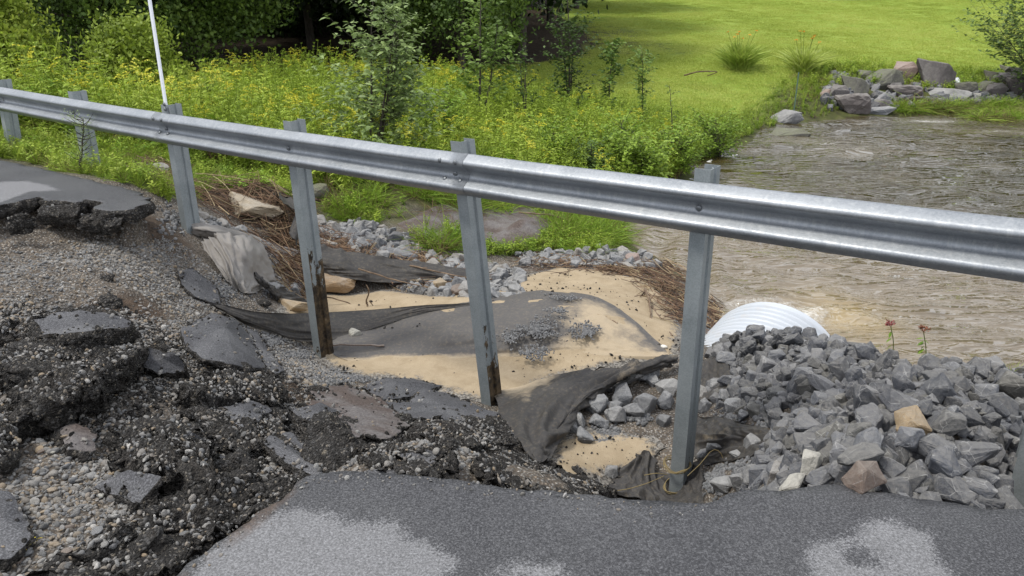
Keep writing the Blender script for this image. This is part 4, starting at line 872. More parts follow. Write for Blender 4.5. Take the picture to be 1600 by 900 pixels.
S_('asphalt_slab', [(566,604,.06),(600,590,.08),(650,592,.06),(690,602,.06),(645,618,.08),(600,625,.06)], .03, .06, 'smooth dark apron of asphalt sagging towards the sand', 14, .012, bulge=.03)
S_('asphalt_slab', [(590,628,.06),(640,628,.1),(660,606,.12),(700,615,.08),(760,640,.05),(808,650,.04),(780,668,.05),(690,660,.08),(620,650,.06)], .02, .06, 'wide bent asphalt sheet left of the leaning post foot', 15, .015, bulge=.02)
S_('asphalt_slab', [(640,668,.08),(700,650,.1),(760,655,.08),(812,655,.08),(800,690,.06),(740,700,.1),(680,695,.1)], .02, .1, 'black crusted asphalt mound at foot of leaning post', 16, .05, mats=[ASPB, ASPB])
S_('asphalt_slab', [(745,720,0.140),(790,705,0.140),(850,730,0.140),(905,745,0.120),(960,768,0.070),(900,778,0.070),(830,768,0.120),(770,752,0.140)], .02, .12, 'black tarry clods heaped along the road edge in the middle', 17, .05, mats=[ASPB, ASPB])
S_('asphalt_slab', [(560,700,0.160),(620,690,0.180),(700,705,0.160),(720,738,0.140),(650,742,0.160),(590,735,0.160)], .02, .1, 'crumbled dark asphalt lump behind the road edge crack', 18, .05, mats=[ASPB, ASPB])
S_('asphalt_slab', [(540,742,.16),(580,735,.18),(640,735,.18),(660,742,.14),(600,748,.16),(560,750,.14)], 0, .05, 'thin cracked flake of road surface lifting at the edge', 19, .01)
S_('asphalt_slab', [(68,324,.09),(98,319,.13),(127,322,.13),(130,338,.05),(98,343,.03),(66,338,.04)], 0, .10, 'loose slab of road surface broken off the far road edge', 20, .02)
S_('asphalt_slab', [(5,345,.1),(30,335,.13),(42,333,.13),(60,345,.1),(50,350,.1),(10,350,.08)], .03, .1, 'small tilted asphalt chunk lying below the far road edge', 21, .03)
S_('asphalt_slab', [(128,336,.10),(150,338,.12),(195,342,.10),(185,356,.04),(145,354,.04),(124,346,.06)], .0, .08, 'fallen slab of asphalt under the lip of the far road', 22, .03)
S_('asphalt_slab', [(278,425,.03),(300,418,.05),(340,450,.04),(345,475,.02),(305,465,.04),(285,445,.03)], 0, .05, 'small smooth asphalt plate half buried in gravel by the black fabric', 24, .012)
S_('asphalt_slab', [(-30,485,.12),(5,483,.14),(20,500,.12),(18,520,.1),(-30,525,.08)], .03, .12, 'black chunk at the left edge above the overhanging slab', 25, .04, mats=[ASPB, ASPB])
S_('asphalt_slab', [(490,612,.06),(540,600,.07),(600,625,.06),(640,665,.05),(600,690,.08),(530,680,.08),(480,650,.08)], .03, .07, 'brown stained lump of rubble in the middle of the debris', 26, .045, mats=[MUD, ASPB])
S_('asphalt_slab', [(300,640,.06),(380,630,.08),(450,645,.08),(440,690,.08),(380,700,.08),(310,690,.06)], .03, .08, 'crusted dark slab covered in pebbles left of the asphalt slivers', 27, .05, mats=[ASPB, ASPB])
for i_, (rim_, lb_) in enumerate([([(60,590,.06),(110,580,.20),(150,592,.22),(120,612,.10),(70,612,.05)], 'tilted plate of asphalt over the ridge at left'), ([(235,545,.16),(275,552,.20),(290,580,.10),(250,590,.06),(225,570,.08)], 'steeply tilted asphalt piece below the folded plate'),
        ([(330,640,.05),(395,622,.22),(425,640,.2),(380,668,.06)], 'tilted asphalt plate standing up in the middle rubble'), ([(455,640,.05),(500,628,.16),(535,645,.14),(500,668,.04)], 'tilted wedge of asphalt near the brown stained lump'),
        ([(150,760,.04),(205,735,.15),(250,748,.13),(215,785,.04)], 'tilted asphalt chip in the near gravel'), ([(10,590,.12),(50,572,.2),(75,585,.16),(40,612,.08)], 'dark asphalt chip on the slab at the left edge'),
        ([(620,712,.08),(665,700,.2),(700,712,.17),(660,735,.06)], 'asphalt plate tilted up behind the road edge'), ([(255,690,.12),(300,672,.22),(330,690,.16),(290,712,.1)], 'broken asphalt plate on top of the black mass')]):
    S_('asphalt_slab', rim_, .02, .09, lb_, 50+i_, .025)
# smaller lumps
for i_ in (1, 2, 6, 25, 26): pass
def lump(seed):
    bm = bmesh.new(); bmesh.ops.create_icosphere(bm, subdivisions=4, radius=.5); o3 = np.random.default_rng(seed).random(3)*20
    co = np.array([v.co for v in bm.verts]); n = fbm(co[:, 0]*2+o3[0], co[:, 1]*2+o3[1], co[:, 2]*2+o3[2], 3, .6)+.45*fbm(co[:, 0]*9+o3[0], co[:, 1]*9, co[:, 2]*9, 2)
    co = co*(1+.36*n)[:, None]*[1, .8, .55]
    for v, c in zip(bm.verts, co): v.co = c
    me = bpy.data.meshes.new('asphalt_lump'); bm.to_mesh(me); bm.free(); me.materials.append(ASPB)
    for f in me.polygons: f.use_smooth = True
    return me
LUMP = [lump(i) for i in range(7)]; proto('crumbs', [lump(30+i) for i in range(4)])
q = sample_poly([p for p in darkp], 900); q = q[(seg_sd(q[:, 0], q[:, 1], rf) < -.03)]
for i, (x, y) in enumerate(q[:70]):
    s = float(R.choice([.08, .11, .15, .2, .27], p=[.3, .28, .22, .13, .07]))
    rock('asphalt_lump', LUMP[R.integers(7)], sit(x, y, .01), s, (R.uniform(-.4, .4), R.uniform(-.4, .4), R.uniform(0, 6.28)), None, '%s black asphalt lump in the rubble, %s' % (SZ(s, .1, .16), ('at the left edge of the picture' if where(sit(x, y))[0] < 150 else 'between folded plate and near gravel' if where(sit(x, y))[0] < 400 else 'between road edge and sand')), 'asphalt lump', 'asphalt lumps in the rubble')
for px, py, s in [(430,508,.1),(425,512,.06),(545,545,.11),(412,478,.12),(420,372,.1),(170,438,.1),(600,612,.06),(735,655,.1),(1100,690,.07),(655,612,.08),(330,500,.06),(700,700,.1)]:
    p = hit(px, py); rock('asphalt_lump', LUMP[int(px) % 7], (p[0], p[1], p[2]+s*.2), s, (0, 0, px), None, 'small black asphalt lump lying apart on gravel, sand or fabric', 'asphalt lump', 'stray asphalt lumps')
q = sample_poly([p for p in darkp], 13000); q = q[(seg_sd(q[:, 0], q[:, 1], rf) < -.01)]; s1 = R.gamma(3, .0052, len(q)).clip(.005, .05)
o = scatter('asphalt_crumbs', 'crumbs', np.c_[q, hz(q[:, 0], q[:, 1])+s1*.1], any_rot(len(q)), s1); tag(o, 'black crumbs of asphalt covering the rubble', 'asphalt crumbs', kind='stuff')

tp_, tc_ = [], []
for rimp, cen, bulge, amt, crust in TOPS:                 # grit lying on the slabs
    for lst, cnt in ((tp_, int(amt*(150 if crust else 14))), (tc_, int(amt*(130 if crust else 14)))):
        i_ = R.integers(0, len(rimp), cnt); f_ = np.sqrt(R.random(cnt)) if crust else R.random(cnt)**.28; q = cen+(rimp[i_]-cen)*f_[:, None]; q[:, 2] += bulge*(1-f_*f_); lst.append(q)
tp_ = np.concatenate(tp_); tc_ = np.concatenate(tc_)
o = scatter('grit', 'pebbles', tp_+[0, 0, .006], any_rot(len(tp_)), R.gamma(4, .0045, len(tp_)).clip(.006, .04)); tag(o, 'grit and pebbles lying on broken asphalt slabs', 'grit', kind='stuff')
o = scatter('asphalt_crumbs', 'crumbs', tc_, any_rot(len(tc_)), R.gamma(3, .006, len(tc_)).clip(.005, .045)); tag(o, 'black crumbs lying on the broken asphalt slabs', 'asphalt crumbs', kind='stuff')

o = scatter('debris_flecks', 'crumbs', np.c_[fq, hz(fq[:, 0], fq[:, 1])+.04], any_rot(len(fq)), R.gamma(2.2, .006, len(fq)).clip(.005, .045)); tag(o, 'dark flecks of asphalt and bark strewn on the sand', 'debris', kind='stuff')
# ============================================================ FABRIC
def crm(a, m):                                             # Catmull-Rom along axis 0
    a = np.asarray(a, float); n = len(a); e = np.concatenate([2*a[:1]-a[1:2], a, 2*a[-1:]-a[-2:-1]]); t = np.linspace(0, n-1-1e-6, m); i = t.astype(int); f = (t-i)[:, None, None] if a.ndim == 3 else (t-i)[:, None]
    p0, p1, p2, p3 = e[i], e[i+1], e[i+2], e[i+3]
    return .5*(2*p1+(p2-p0)*f+(2*p0-5*p1+4*p2-p3)*f*f+(3*p1-p0-3*p2+p3)*f**3)
def fabmat(name, c1, c2, dustc=(.33, .27, .18), dust=.3, sheen=.65):
    k = newmat(name); wv = k.noise(300, 2, .5); d = k.math('ADD', k.attr('dust'), k.math('MULTIPLY', k.math('SUBTRACT', k.noise(9, 8, .75), .5), .9))
    d = k.ramp(d, (.36, 0), (.78, 1)); b = k.mix(k.noise(2.5, 5), c1, c2); b = k.mix(k.ramp(k.noise(30, 6, .8), (.5, 0), (.8, dust)), b, dustc)
    sd2 = k.noise(240, 3, .8); b = k.mix(d, b, k.ramp(sd2, (.3, (.29, .225, .15)), (.7, (.47, .385, .265))))
    return k.done(b, sheen, k.bump(k.math('ADD', k.math('MULTIPLY', wv, .2), k.noise(14, 5)), .35, .012), spec=.35)
FDARK = fabmat('black_geotextile', (.026, .025, .025), (.062, .057, .053), dust=.35)
FGREY = fabmat('grey_geotextile', (.065, .062, .062), (.115, .107, .10), dust=.5)
FPALE = fabmat('faded_geotextile', (.17, .155, .14), (.28, .265, .25), dust=.4)
def fabric(name, rows, mat, label, wr=.02, fs=(2, 9), seed=0, dust=None, res=(70, 90), clamp=.012, th=.004, sink=False):
    G = np.array([[P(a, b, hit(a, b)[2]+c_) for a, b, c_ in r] for r in rows])
    G = crm(G, res[0]); G = crm(G.transpose(1, 0, 2), res[1]).transpose(1, 0, 2)
    u, v = np.meshgrid(np.linspace(0, 1, res[0]), np.linspace(0, 1, res[1]), indexing='ij')
    nrm = np.cross(np.gradient(G, axis=0), np.gradient(G, axis=1)); nrm /= np.linalg.norm(nrm, axis=2)[..., None]+1e-9; nrm = np.where(nrm[..., 2:] < 0, -nrm, nrm)
    wv = wr*(1-2*np.abs(fbm(u*fs[0]+.3*v, v*fs[1]+1.2*fbm(u*2, v*2, seed, 2), seed, 3)))*np.minimum(1, 6*np.minimum(v, 1-v)+.5)+wr*.3*fbm(u*9, v*16, seed+3, 3)
    G = G+nrm*wv[..., None]
    G = G+np.stack([.02*fbm(v*6, u*6, seed+6, 3)*((u < .02) | (u > .98) | (v < .02) | (v > .98)), 0*u, 0*u], -1)
    gz = hz(G[..., 0], G[..., 1]); G[..., 2] = np.maximum(G[..., 2], gz+clamp)
    if sink: G[..., 2] = G[..., 2]*(1-sstep(.80, .97, u))+(gz-.03)*sstep(.80, .97, u)
    a, b = res; V = G.reshape(-1, 3); du = (np.zeros(len(V)) if dust is None else np.array(dust(u, v, G)).reshape(-1))
    ii = np.arange(a*b).reshape(a, b); T = np.stack([ii[:-1, :-1], ii[:-1, 1:], ii[1:, 1:], ii[1:, :-1]], -1).reshape(-1, 4)
    N2 = nrm.reshape(-1, 3); V2 = np.r_[V, V-N2*th]; n = a*b; T2 = T[:, ::-1]+n
    rimi = np.r_[ii[0, :], ii[1:, -1], ii[-1, ::-1][1:], ii[::-1, 0][1:]]; T3 = np.stack([rimi[:-1], rimi[1:], rimi[1:]+n, rimi[:-1]+n], 1)
    c0 = V.mean(0); o = link(name, tmesh(name, V2-c0, np.r_[T, T2, T3], True, attrs={'dust': np.r_[du, du]}), None, [mat]); o.location = c0
    return tag(o, label, 'geotextile fabric')
fabric('geotextile', [[(505,535,.02),(600,506,.03),(700,480,.03),(790,465,.03),(870,458,.03),(940,470,.03),(990,503,.03),(1038,546,.02)],
     [(515,550,.03),(600,530,.06),(700,516,.07),(780,505,.07),(860,495,.07),(925,508,.06),(975,530,.05),(1042,554,.02)],
     [(530,562,.01),(620,556,.03),(700,552,.04),(780,545,.05),(860,538,.05),(925,542,.04),(975,552,.03),(1044,560,.02)],
     [(560,575,-.02),(630,572,-.02),(700,572,-.01),(790,568,0),(870,562,0),(930,565,0),(985,566,0),(1044,563,0)]], FGREY, 'wide mound of grey geotextile dusted with sand in the middle of the pit', .02, (5, 4), 1,
     dust=lambda u, v, G: np.clip(-.05+.75*sstep(.52, .72, v)*(1-.75*sstep(.16, .0, u))+.9*sstep(.45, .95, u)-.65*sstep(.86, 1, v)*sstep(.5, 0, u)+.25*fbm(v*7, u*4, 4, 4), 0, 1), res=(80, 150), clamp=.045, sink=True)
fabric('geotextile', [[(318,470,.05),(350,477,.10),(400,487,.16),(460,490,.2),(530,487,.2),(600,482,.16),(660,477,.12),(742,473,.07)],
     [(330,476,.05),(365,492,.08),(410,505,.1),(460,512,.12),(530,508,.12),(600,495,.1),(660,483,.08),(742,475,.06)],
     [(345,483,.03),(390,508,.03),(430,522,.03),(470,533,.04),(530,528,.04),(600,507,.05),(660,489,.05),(742,477,.05)]], FDARK, 'black silt fabric band sagging behind the muddy post above the gravel', .008, (1.5, 5), 2, res=(40, 140))
fabric('geotextile', [[(770,615,0.050),(840,590,0.100),(920,582,0.140),(985,572,0.170),(1030,560,0.170),(1060,552,0.150)],
     [(778,640,0.070),(840,618,0.140),(905,604,0.170),(960,592,0.190),(1020,570,0.170),(1060,560,0.130)],
     [(795,672,0.080),(845,650,0.170),(890,630,0.190),(935,608,0.180),(990,584,0.150),(1055,566,0.110)],
     [(822,708,0.070),(850,690,0.150),(885,655,0.170),(920,622,0.150),(970,596,0.110),(1050,570,0.080)],
     [(842,728,0.050),(860,712,0.080),(893,662,0.090),(926,628,0.080),(968,601,0.070),(1050,573,0.060)]], FDARK, 'dark draped geotextile flap with long folds left of the front post', .05, (1.2, 6), 3, dust=lambda u, v, G: .16+.45*sstep(.25, 0, u)*sstep(.7, .1, v)+.35*fbm(v*9, u*2, 3, 3), res=(80, 110))
fabric('geotextile', [[(985,722,.05),(1012,705,.08),(1030,735,.02),(1078,735,.02),(1094,716,.08)], [(960,748,.03),(1000,752,.06),(1036,768,.02),(1078,770,.02),(1096,756,.05)], [(945,768,.03),(1000,782,.04),(1045,796,.03),(1080,798,.03),(1104,794,.02)]],
       FDARK, 'dark fabric wrapped round the foot of the front post', .022, (2, 6), 4, dust=lambda u, v, G: .15+0*u)
fabric('geotextile', [[(1085,652,.03),(1125,652,.05),(1165,660,.05),(1205,670,.04)], [(1080,680,.03),(1130,678,.07),(1170,678,.06),(1205,682,.04)], [(1085,705,.02),(1130,700,.05),(1175,692,.05),(1210,692,.02)], [(1100,728,.0),(1140,722,.01),(1180,712,.02),(1215,704,.0)]],
       FDARK, 'brownish black fabric sheet between front post and rock pile', .02, (3, 3), 5, dust=lambda u, v, G: .2+.25*fbm(v*5, u*5, 1, 3))
fabric('geotextile', [[(1085,575,.04),(1110,560,.06),(1140,560,.05)], [(1085,600,.04),(1110,595,.06),(1145,600,.05)], [(1085,625,.02),(1112,625,.03),(1140,630,.02)]], FDARK, 'scrap of black fabric under the left end of the rock pile', .015, (3, 3), 6, res=(40, 40))
fabric('geotextile', [[(312,376,.08),(345,366,.2),(385,370,.24),(418,392,.12)], [(322,392,.08),(358,388,.2),(392,394,.22),(424,412,.1)], [(340,420,.06),(368,415,.17),(398,420,.16),(428,428,.08)], [(355,440,.02),(378,440,.1),(402,442,.08),(428,440,.04)], [(366,452,.0),(385,458,.03),(402,456,.02),(425,448,.01)]],
       FPALE, 'crumpled faded grey fabric bunched beside the left post', .035, (2, 6), 7, res=(60, 70))
fabric('geotextile', [[(300,345,.06),(340,352,.14),(400,368,.12),(470,392,.06)], [(300,356,.04),(340,364,.1),(395,378,.1),(455,402,.05)], [(300,366,.0),(335,374,.03),(385,388,.03),(440,410,.01)]], FPALE, 'long flat strip of faded fabric leading right from the left post', .02, (1, 3), 8, res=(30, 70))
fabric('geotextile', [[(468,372,.12),(525,388,.16),(590,402,.14),(660,410,.12),(745,425,.1)], [(475,396,.12),(535,412,.16),(600,422,.12),(680,428,.1),(750,438,.06)], [(490,420,.06),(545,436,.1),(610,442,.06),(690,442,.04),(755,448,.02)]],
       FDARK, 'black fabric draped through the rubble bank between the posts', .03, (1.3, 5), 9, res=(50, 110))

# ============================================================ PIPE
k = newmat('corrugated_pipe'); PIPM = k.done(k.mix(k.ramp(k.noise(2.2, 6, .7), (.45, 0), (.7, .5)), (.50, .53, .57), k.ramp(k.noise(9, 5), (.4, (.40, .45, .50)), (.7, (.50, .42, .33)))), .42, k.bump(k.noise(30, 4), .1, .005), metal=.0, spec=.5)
pr, pl = .71, 1.7; pe = P(1224, 471, WATER+.68); pc0 = pe-[0, 0, pr]-pdir*(-.02); pdn = pdir/np.linalg.norm(pdir)
pdn = pdn+np.array([0, 0, .14]); pdn /= np.linalg.norm(pdn)
sidev = np.cross(pdn, [0, 0, 1]); sidev /= np.linalg.norm(sidev); upv = np.cross(sidev, pdn)
nr_, nth = int(pl/.0095), 84; V = []
tt = np.linspace(0, pl, nr_)
for side in (0, 1):
    for a in tt:
        r = pr+.022*math.cos(a/.085*6.283)-side*.006
        if a < .05: r = pr+.004-side*.006
        th = np.arange(nth)*6.283/nth; V.append(pc0-pdn*a+np.outer(np.cos(th)*r, sidev)+np.outer(np.sin(th)*r, upv))
V = np.concatenate(V); i = np.arange(nr_-1)[:, None]*nth; j = np.arange(nth); j2 = (j+1) % nth
T = np.stack([i+j, i+j2, i+nth+j2, i+nth+j], -1).reshape(-1, 4); q = nr_*nth
T = np.r_[T, T+q, np.stack([j, j2, j2+q, j+q], 1)]
pv = V-pc0; o = link('culvert_pipe', tmesh('culvert_pipe', pv, T, True), None, [PIPM]); o.location = pc0; tag(o, 'white corrugated metal culvert pipe ending in the river behind the rock pile', 'culvert pipe')

# ============================================================ SMALL THINGS
k = newmat('dead_wood'); WOOD = k.done(k.ramp(k.noise(9, 5, vec=k.mapping((1, 1, 1))), (.35, (.09, .06, .04)), (.7, (.24, .17, .11))), .85)
k = newmat('straw'); STRAW = k.done(k.ramp(k.nd('ShaderNodeNewGeometry').outputs['Random Per Island'], (0, (.03, .018, .012)), (.35, (.09, .05, .03)), (.7, (.19, .115, .065)), (1, (.36, .29, .17))), .8)
def strawpile(name, parts_, label, seed=0):
    mb = MB()
    for (px, py, rx, ry, n, ln, h, dirv) in parts_:
        for _ in range(n):
            a, r = R.random()*6.283, math.sqrt(R.random()); p = hit(px+rx*r*math.cos(a), py+ry*r*math.sin(a)); L_ = ln*R.uniform(.4, 1.3)
            az = dirv+R.normal(0, 1.1); m = 5; t = np.linspace(-.5, .5, m); cur = R.normal(0, .25)
            x = p[0]+L_*(t*math.cos(az)-cur*t*t*math.sin(az)); y = p[1]+L_*(t*math.sin(az)+cur*t*t*math.cos(az)); z0 = h*R.random()**1.5
            z = hz(x, y)+.01+z0+R.normal(0, .05)*t*L_*2+.02*R.normal(size=m)*0
            mb.tube(np.stack([x, y, np.maximum(z, hz(x, y)+.004)], 1), R.uniform(.0022, .0055), 3, 0, False)
    o = link(name, mb.mesh(name), None, [STRAW]); return tag(o, label, 'flood debris', kind='stuff')
strawpile('straw_debris', [(430,325,60,34,300,.45,.13,-.4),(330,300,60,22,260,.4,.10,-.3),(445,400,22,50,240,.4,.16,-1.2),(520,395,50,16,300,.45,.12,-.5),(460,430,22,40,240,.4,.12,-1.3),(600,418,90,16,420,.6,.1,-.4),(690,440,60,12,220,.5,.08,-.3)],
          'brown straw and roots matted between and behind the left posts')
strawpile('straw_debris', [(1010,420,60,9,170,.4,.06,-.3),(1030,450,38,26,230,.35,.06,-.8),(1060,490,28,22,140,.35,.08,-.9),(1115,500,14,30,160,.3,.06,-1.0),(960,425,40,10,150,.35,.04,0),(985,480,28,26,60,.25,.01,0),(870,410,60,10,140,.35,.05,.1)],
          'brown reeds and twigs washed up on the berm beside the water')
strawpile('root_debris', [(245,275,30,14,420,.3,.15,.2),(300,250,60,16,300,.35,.1,0),(180,205,60,10,200,.3,.1,0)], 'tangled roots and dead stalks on the bank behind the pole post')
def stick(pix, r, label, name='stick', mat=None, dz=.03, branch=None, cat='stick'):
    mb = MB(); pts = np.array([P(a, b, hit(a, b)[2]+dz+c_) for a, b, c_ in pix]); pts = crm(pts, 14); pts += R.normal(0, r*.25, pts.shape); c0 = pts[0]
    mb.tube(pts-c0, np.linspace(r, r*.5, 14), 6)
    for br in branch or []:
        b2 = crm(np.array([P(a, b, hit(a, b)[2]+dz+c_) for a, b, c_ in br]), 8); mb.tube(b2-c0, np.linspace(r*.6, r*.3, 8), 5)
    o = link(name, mb.mesh(name, True), None, [mat or WOOD]); o.location = c0; return tag(o, label, cat)
stick([(575,482,0),(573,470,.1),(577,455,.2),(572,445,.25)], .012, 'short crooked twig standing in sand right of the muddy post', branch=[[(577,470,.1),(585,480,0)]])
stick([(1008,452,.1),(1014,470,.12),(1018,500,.02)], .016, 'pale bare stick stuck in the debris left of the front post', branch=[[(1013,472,.1),(1024,458,.12)]])
stick([(1018,480,.02),(1032,500,.0),(1050,525,0)], .022, 'pale driftwood branch lying beside the front post')
stick([(950,465,0),(962,482,.0)], .012, 'short dark stick on the sand mound'); stick([(963,472,0),(978,483,0)], .01, 'second short dark stick on the sand beside another')
stick([(940,493,0),(965,505,.02)], .011, 'thin dark twig lying on the sandy fabric mound')
stick([(470,465,.05),(505,463,.08),(540,472,.03),(552,478,0)], .01, 'long thin dark twig over the tan boulder right of the muddy post')
stick([(640,415,.1),(700,428,.1),(760,440,.06)], .012, 'thin reddish branch lying across the rubble bank'); stick([(560,420,.14),(620,438,.12),(680,452,.05)], .010, 'thin dark branch over the draped black fabric')
stick([(810,332,.15),(860,336,.18),(905,347,.12),(950,345,.1)], .014, 'thin bare branch lying above muddy mound by the grass', branch=[[(900,346,.12),(920,358,.02)]])
stick([(600,540,.04),(500,538,.03)], .012, 'straight rusty rod on fabric edge right of the muddy post', 'metal_rod', BROWNR, cat='rod')
stick([(62,222,.05),(78,195,.3)], .012, 'pale stalk leaning under the rail at far left')
k = newmat('twine'); TW = k.done((.22, .17, .08), .9)
def ring(cz, seed, tail):
    mb = MB(); c = cz; th = np.linspace(0, 2*np.pi, 30); loop = c+np.outer(.085*np.cos(th)*1.0, ud)+np.outer(.095*np.sin(th), un)+np.outer(.010*np.sin(th*3+seed), [0, 0, 1]); loop -= un*.07
    mb.tube(loop-c, .004, 5)
    for j in range(3): th2 = np.linspace(0, 2*np.pi, 30); lp = c-un*.07+np.outer((.083+.006*j)*np.cos(th2), ud)+np.outer((.094+.004*j)*np.sin(th2), un)+np.outer(.016*np.sin(th2*2+j+seed), [0, 0, 1]); mb.tube(lp-c, .003, 4)
    for tpts in tail: mb.tube(crm(np.array(tpts), 10), .0032, 4)
    o = link('twine', mb.mesh('twine', True), None, [TW]); o.location = c; return o
pf = PY(1052, 733, RK(0)[1]-.05); o = ring(pf, 0, [[(.08, -.08, 0), (.18, -.02, .06), (.27, .05, .12), (.33, .05, .10), (.37, .03, 0)], [(-.08, -.08, 0), (-.2, -.12, -.03), (-.32, -.1, -.09), (-.4, -.08, -.12)], [(-.06, -.08, .01), (-.14, -.12, .05), (-.22, -.1, .02)]])
tag(o, 'yellow straw twine tied round the front post with loose ends', 'twine')
pf = PY(1052, 768, RK(0)[1]-.05); o = ring(pf, 2, [[(.05, -.08, 0), (.12, -.1, .02), (.18, -.1, -.05)]]); tag(o, 'lower loop of yellow twine at the foot of front post', 'twine')
# white foam board at the water edge, tube in the boulders, garden stake, pebble of foam
k = newmat('white_foam'); WFO = k.done(k.mix(k.ramp(k.noise(6, 5), (.45, 0), (.7, .6)), (.72, .70, .64), (.42, .38, .3)), .8)
S_('foam_board', [(1104,252,.04),(1120,247,.06),(1150,241,.08),(1158,243,.05),(1145,251,.03),(1112,255,.03)], .02, .06, 'dirty white plank of foam lying at the river edge below the weeds', 40, .02, mats=[WFO, WFO], cat='foam plank')
mb = MB(); a = hit(1490, 136)+[0, 0, .28]; b = PY(1502, 141, a[1]-.35); mb.tube(np.linspace(a, b, 4)-a, .12, 14); o = link('white_tube', mb.mesh('white_tube', True), None, [WPNT]); o.location = a; tag(o, 'white plastic tube end poking out between far bank boulders', 'drain tube')
k = newmat('green_stake'); GST = k.done((.10, .16, .13), .5)
mb = MB(); b = hit(1240, 178); t_ = PY(1248, 113, b[1]); mb.tube(np.linspace(b*0, t_-b, 5), .022, 8); o = link('garden_stake', mb.mesh('garden_stake', True), None, [GST]); o.location = b; tag(o, 'thin green metal garden stake on the weedy river bank', 'garden stake')
p = hit(1037, 548); rock('foam_bit', PEB[2], (p[0], p[1], p[2]+.04), .07, (0, 0, 0), WFO, 'small white foam bit at the end of the fabric mound', 'foam bit')
# twig on the lawn
stick([(1070,118,.05),(1090,112,.15),(1120,112,.1),(1105,119,0)], .03, 'fallen pale branch lying on the lawn left of the lily clumps', dz=.05)

for i_, (a_, lb_) in enumerate([([(430,300,.2),(470,330,.12),(455,372,.1)], 'torn black fabric strip hanging in the straw behind third post'), ([(395,430,.08),(430,455,.06),(470,462,.05)], 'short black fabric strip on stones beside the muddy post')]):
    fabric('fabric_strip', [[(x_-6, y_-8, h_+.03) for x_, y_, h_ in a_], [(x_+4, y_, h_+.05) for x_, y_, h_ in a_], [(x_+8, y_+12, h_) for x_, y_, h_ in a_]], FDARK, lb_, .03, (1, 4), 20+i_, res=(14, 50))
strawpile('twig_debris', [(470,395,60,30,110,.7,.2,-.6),(380,320,60,30,110,.7,.2,-.2),(620,430,90,18,90,.6,.1,-.3),(1040,450,40,40,90,.5,.12,-.8),(900,420,80,12,60,.5,.06,0)], 'dark twigs and roots sticking out of the flood debris')
# ============================================================ VEGETATION
LGREEN = leafmat('weed_leaf', (.16, .24, .025), (.33, .44, .045), (.50, .60, .10), .3)
LOLIVE = leafmat('olive_leaf', (.11, .16, .022), (.24, .32, .04), (.42, .48, .08), .3)
LBRIGHT = leafmat('bright_leaf', (.13, .24, .025), (.26, .40, .04), (.40, .52, .08), .3)
YEL = leafmat('goldenrod_flower', (.48, .45, .03), (.64, .61, .06), (.70, .68, .14), .2, .8)
ORG = leafmat('orange_flower', (.6, .22, .02), (.7, .28, .02), (.75, .36, .04), .2, .7, None)
DRY = leafmat('dry_stalk', (.10, .06, .035), (.20, .14, .07), (.34, .27, .14), .15, .8)
BLADE = leafmat('grass_blade', (.10, .17, .018), (.22, .33, .035), (.38, .46, .08), .3)
LAWNB = leafmat('lawn_blade', (.26, .33, .05), (.40, .46, .085), (.54, .58, .16), .3)
LWOOD = leafmat('shaded_tree_leaf', (.010, .02, .005), (.022, .042, .009), (.045, .075, .018), .2)  # darker copy of the tree leaf, the wood's deep shade put into its colour
LTREE = leafmat('tree_leaf', (.035, .065, .012), (.08, .135, .022), (.16, .23, .04), .25)
LSAP = leafmat('sapling_leaf', (.09, .16, .035), (.20, .30, .06), (.40, .50, .20), .3, .5, None)
LWIL = leafmat('willow_leaf', (.19, .27, .09), (.36, .46, .18), (.60, .68, .42), .3, .45, None)
LBUSH = leafmat('bush_leaf', (.09, .16, .02), (.20, .32, .035), (.34, .46, .07), .3, .5, None)
LDARK = leafmat('dark_shrub_leaf', (.035, .065, .016), (.08, .14, .03), (.16, .24, .06), .2, .5, None)
k = newmat('bark'); BARK = k.done(k.ramp(k.noise(12, 6, .7, vec=k.mapping((1, 1, .25))), (.3, (.03, .025, .02)), (.7, (.10, .085, .07))), .9, k.bump(k.noise(20, 5, vec=k.mapping((1, 1, .25))), .6, .02))
def fin(mb, name, mats, smooth=False):
    m = mb.mesh(name, smooth)
    for x in mats: m.materials.append(x)
    return m
def rdir(n, el0, el1):
    a = R.random(n)*6.283; e = R.uniform(el0, el1, n); return np.stack([np.cos(a)*np.cos(e), np.sin(a)*np.cos(e), np.sin(e)], 1)
def stemcurve(h, lean, m=7):
    a = R.random()*6.283; t = np.linspace(0, 1, m); return np.stack([math.cos(a)*lean*t**2, math.sin(a)*lean*t**2, h*t], 1)
def goldenrod(flower=True, h=1.0):
    mb = MB(); S = stemcurve(h, .12); mb.tube(S, np.linspace(.006, .003, 7), 3, 1, False)
    t = np.linspace(.1, .9, 34); p = np.stack([np.interp(t, np.linspace(0, 1, 7), S[:, i]) for i in range(3)], 1)
    mb.leaves(p, rdir(34, .1, .8), R.uniform(.07, .13, 34), R.uniform(.014, .022, 34), .5, 0)
    if flower:
        for _ in range(9):
            d = rdir(1, .2, .9)[0]; l = R.uniform(.06, .17); b = S[-1]-[0, 0, R.uniform(0, .16)]; q = b+np.outer(np.linspace(.2, 1, 9), d*l); q[:, 2] -= np.linspace(0, 1, 9)**2*l*.3
            mb.leaves(q, rdir(9, .2, 1.4), .022, .018, .2, 2)
    else: mb.leaves(np.tile(S[-1], (6, 1)), rdir(6, .6, 1.2), .06, .012, .2, 0)
    return fin(mb, 'goldenrod', [LGREEN, LOLIVE, YEL])
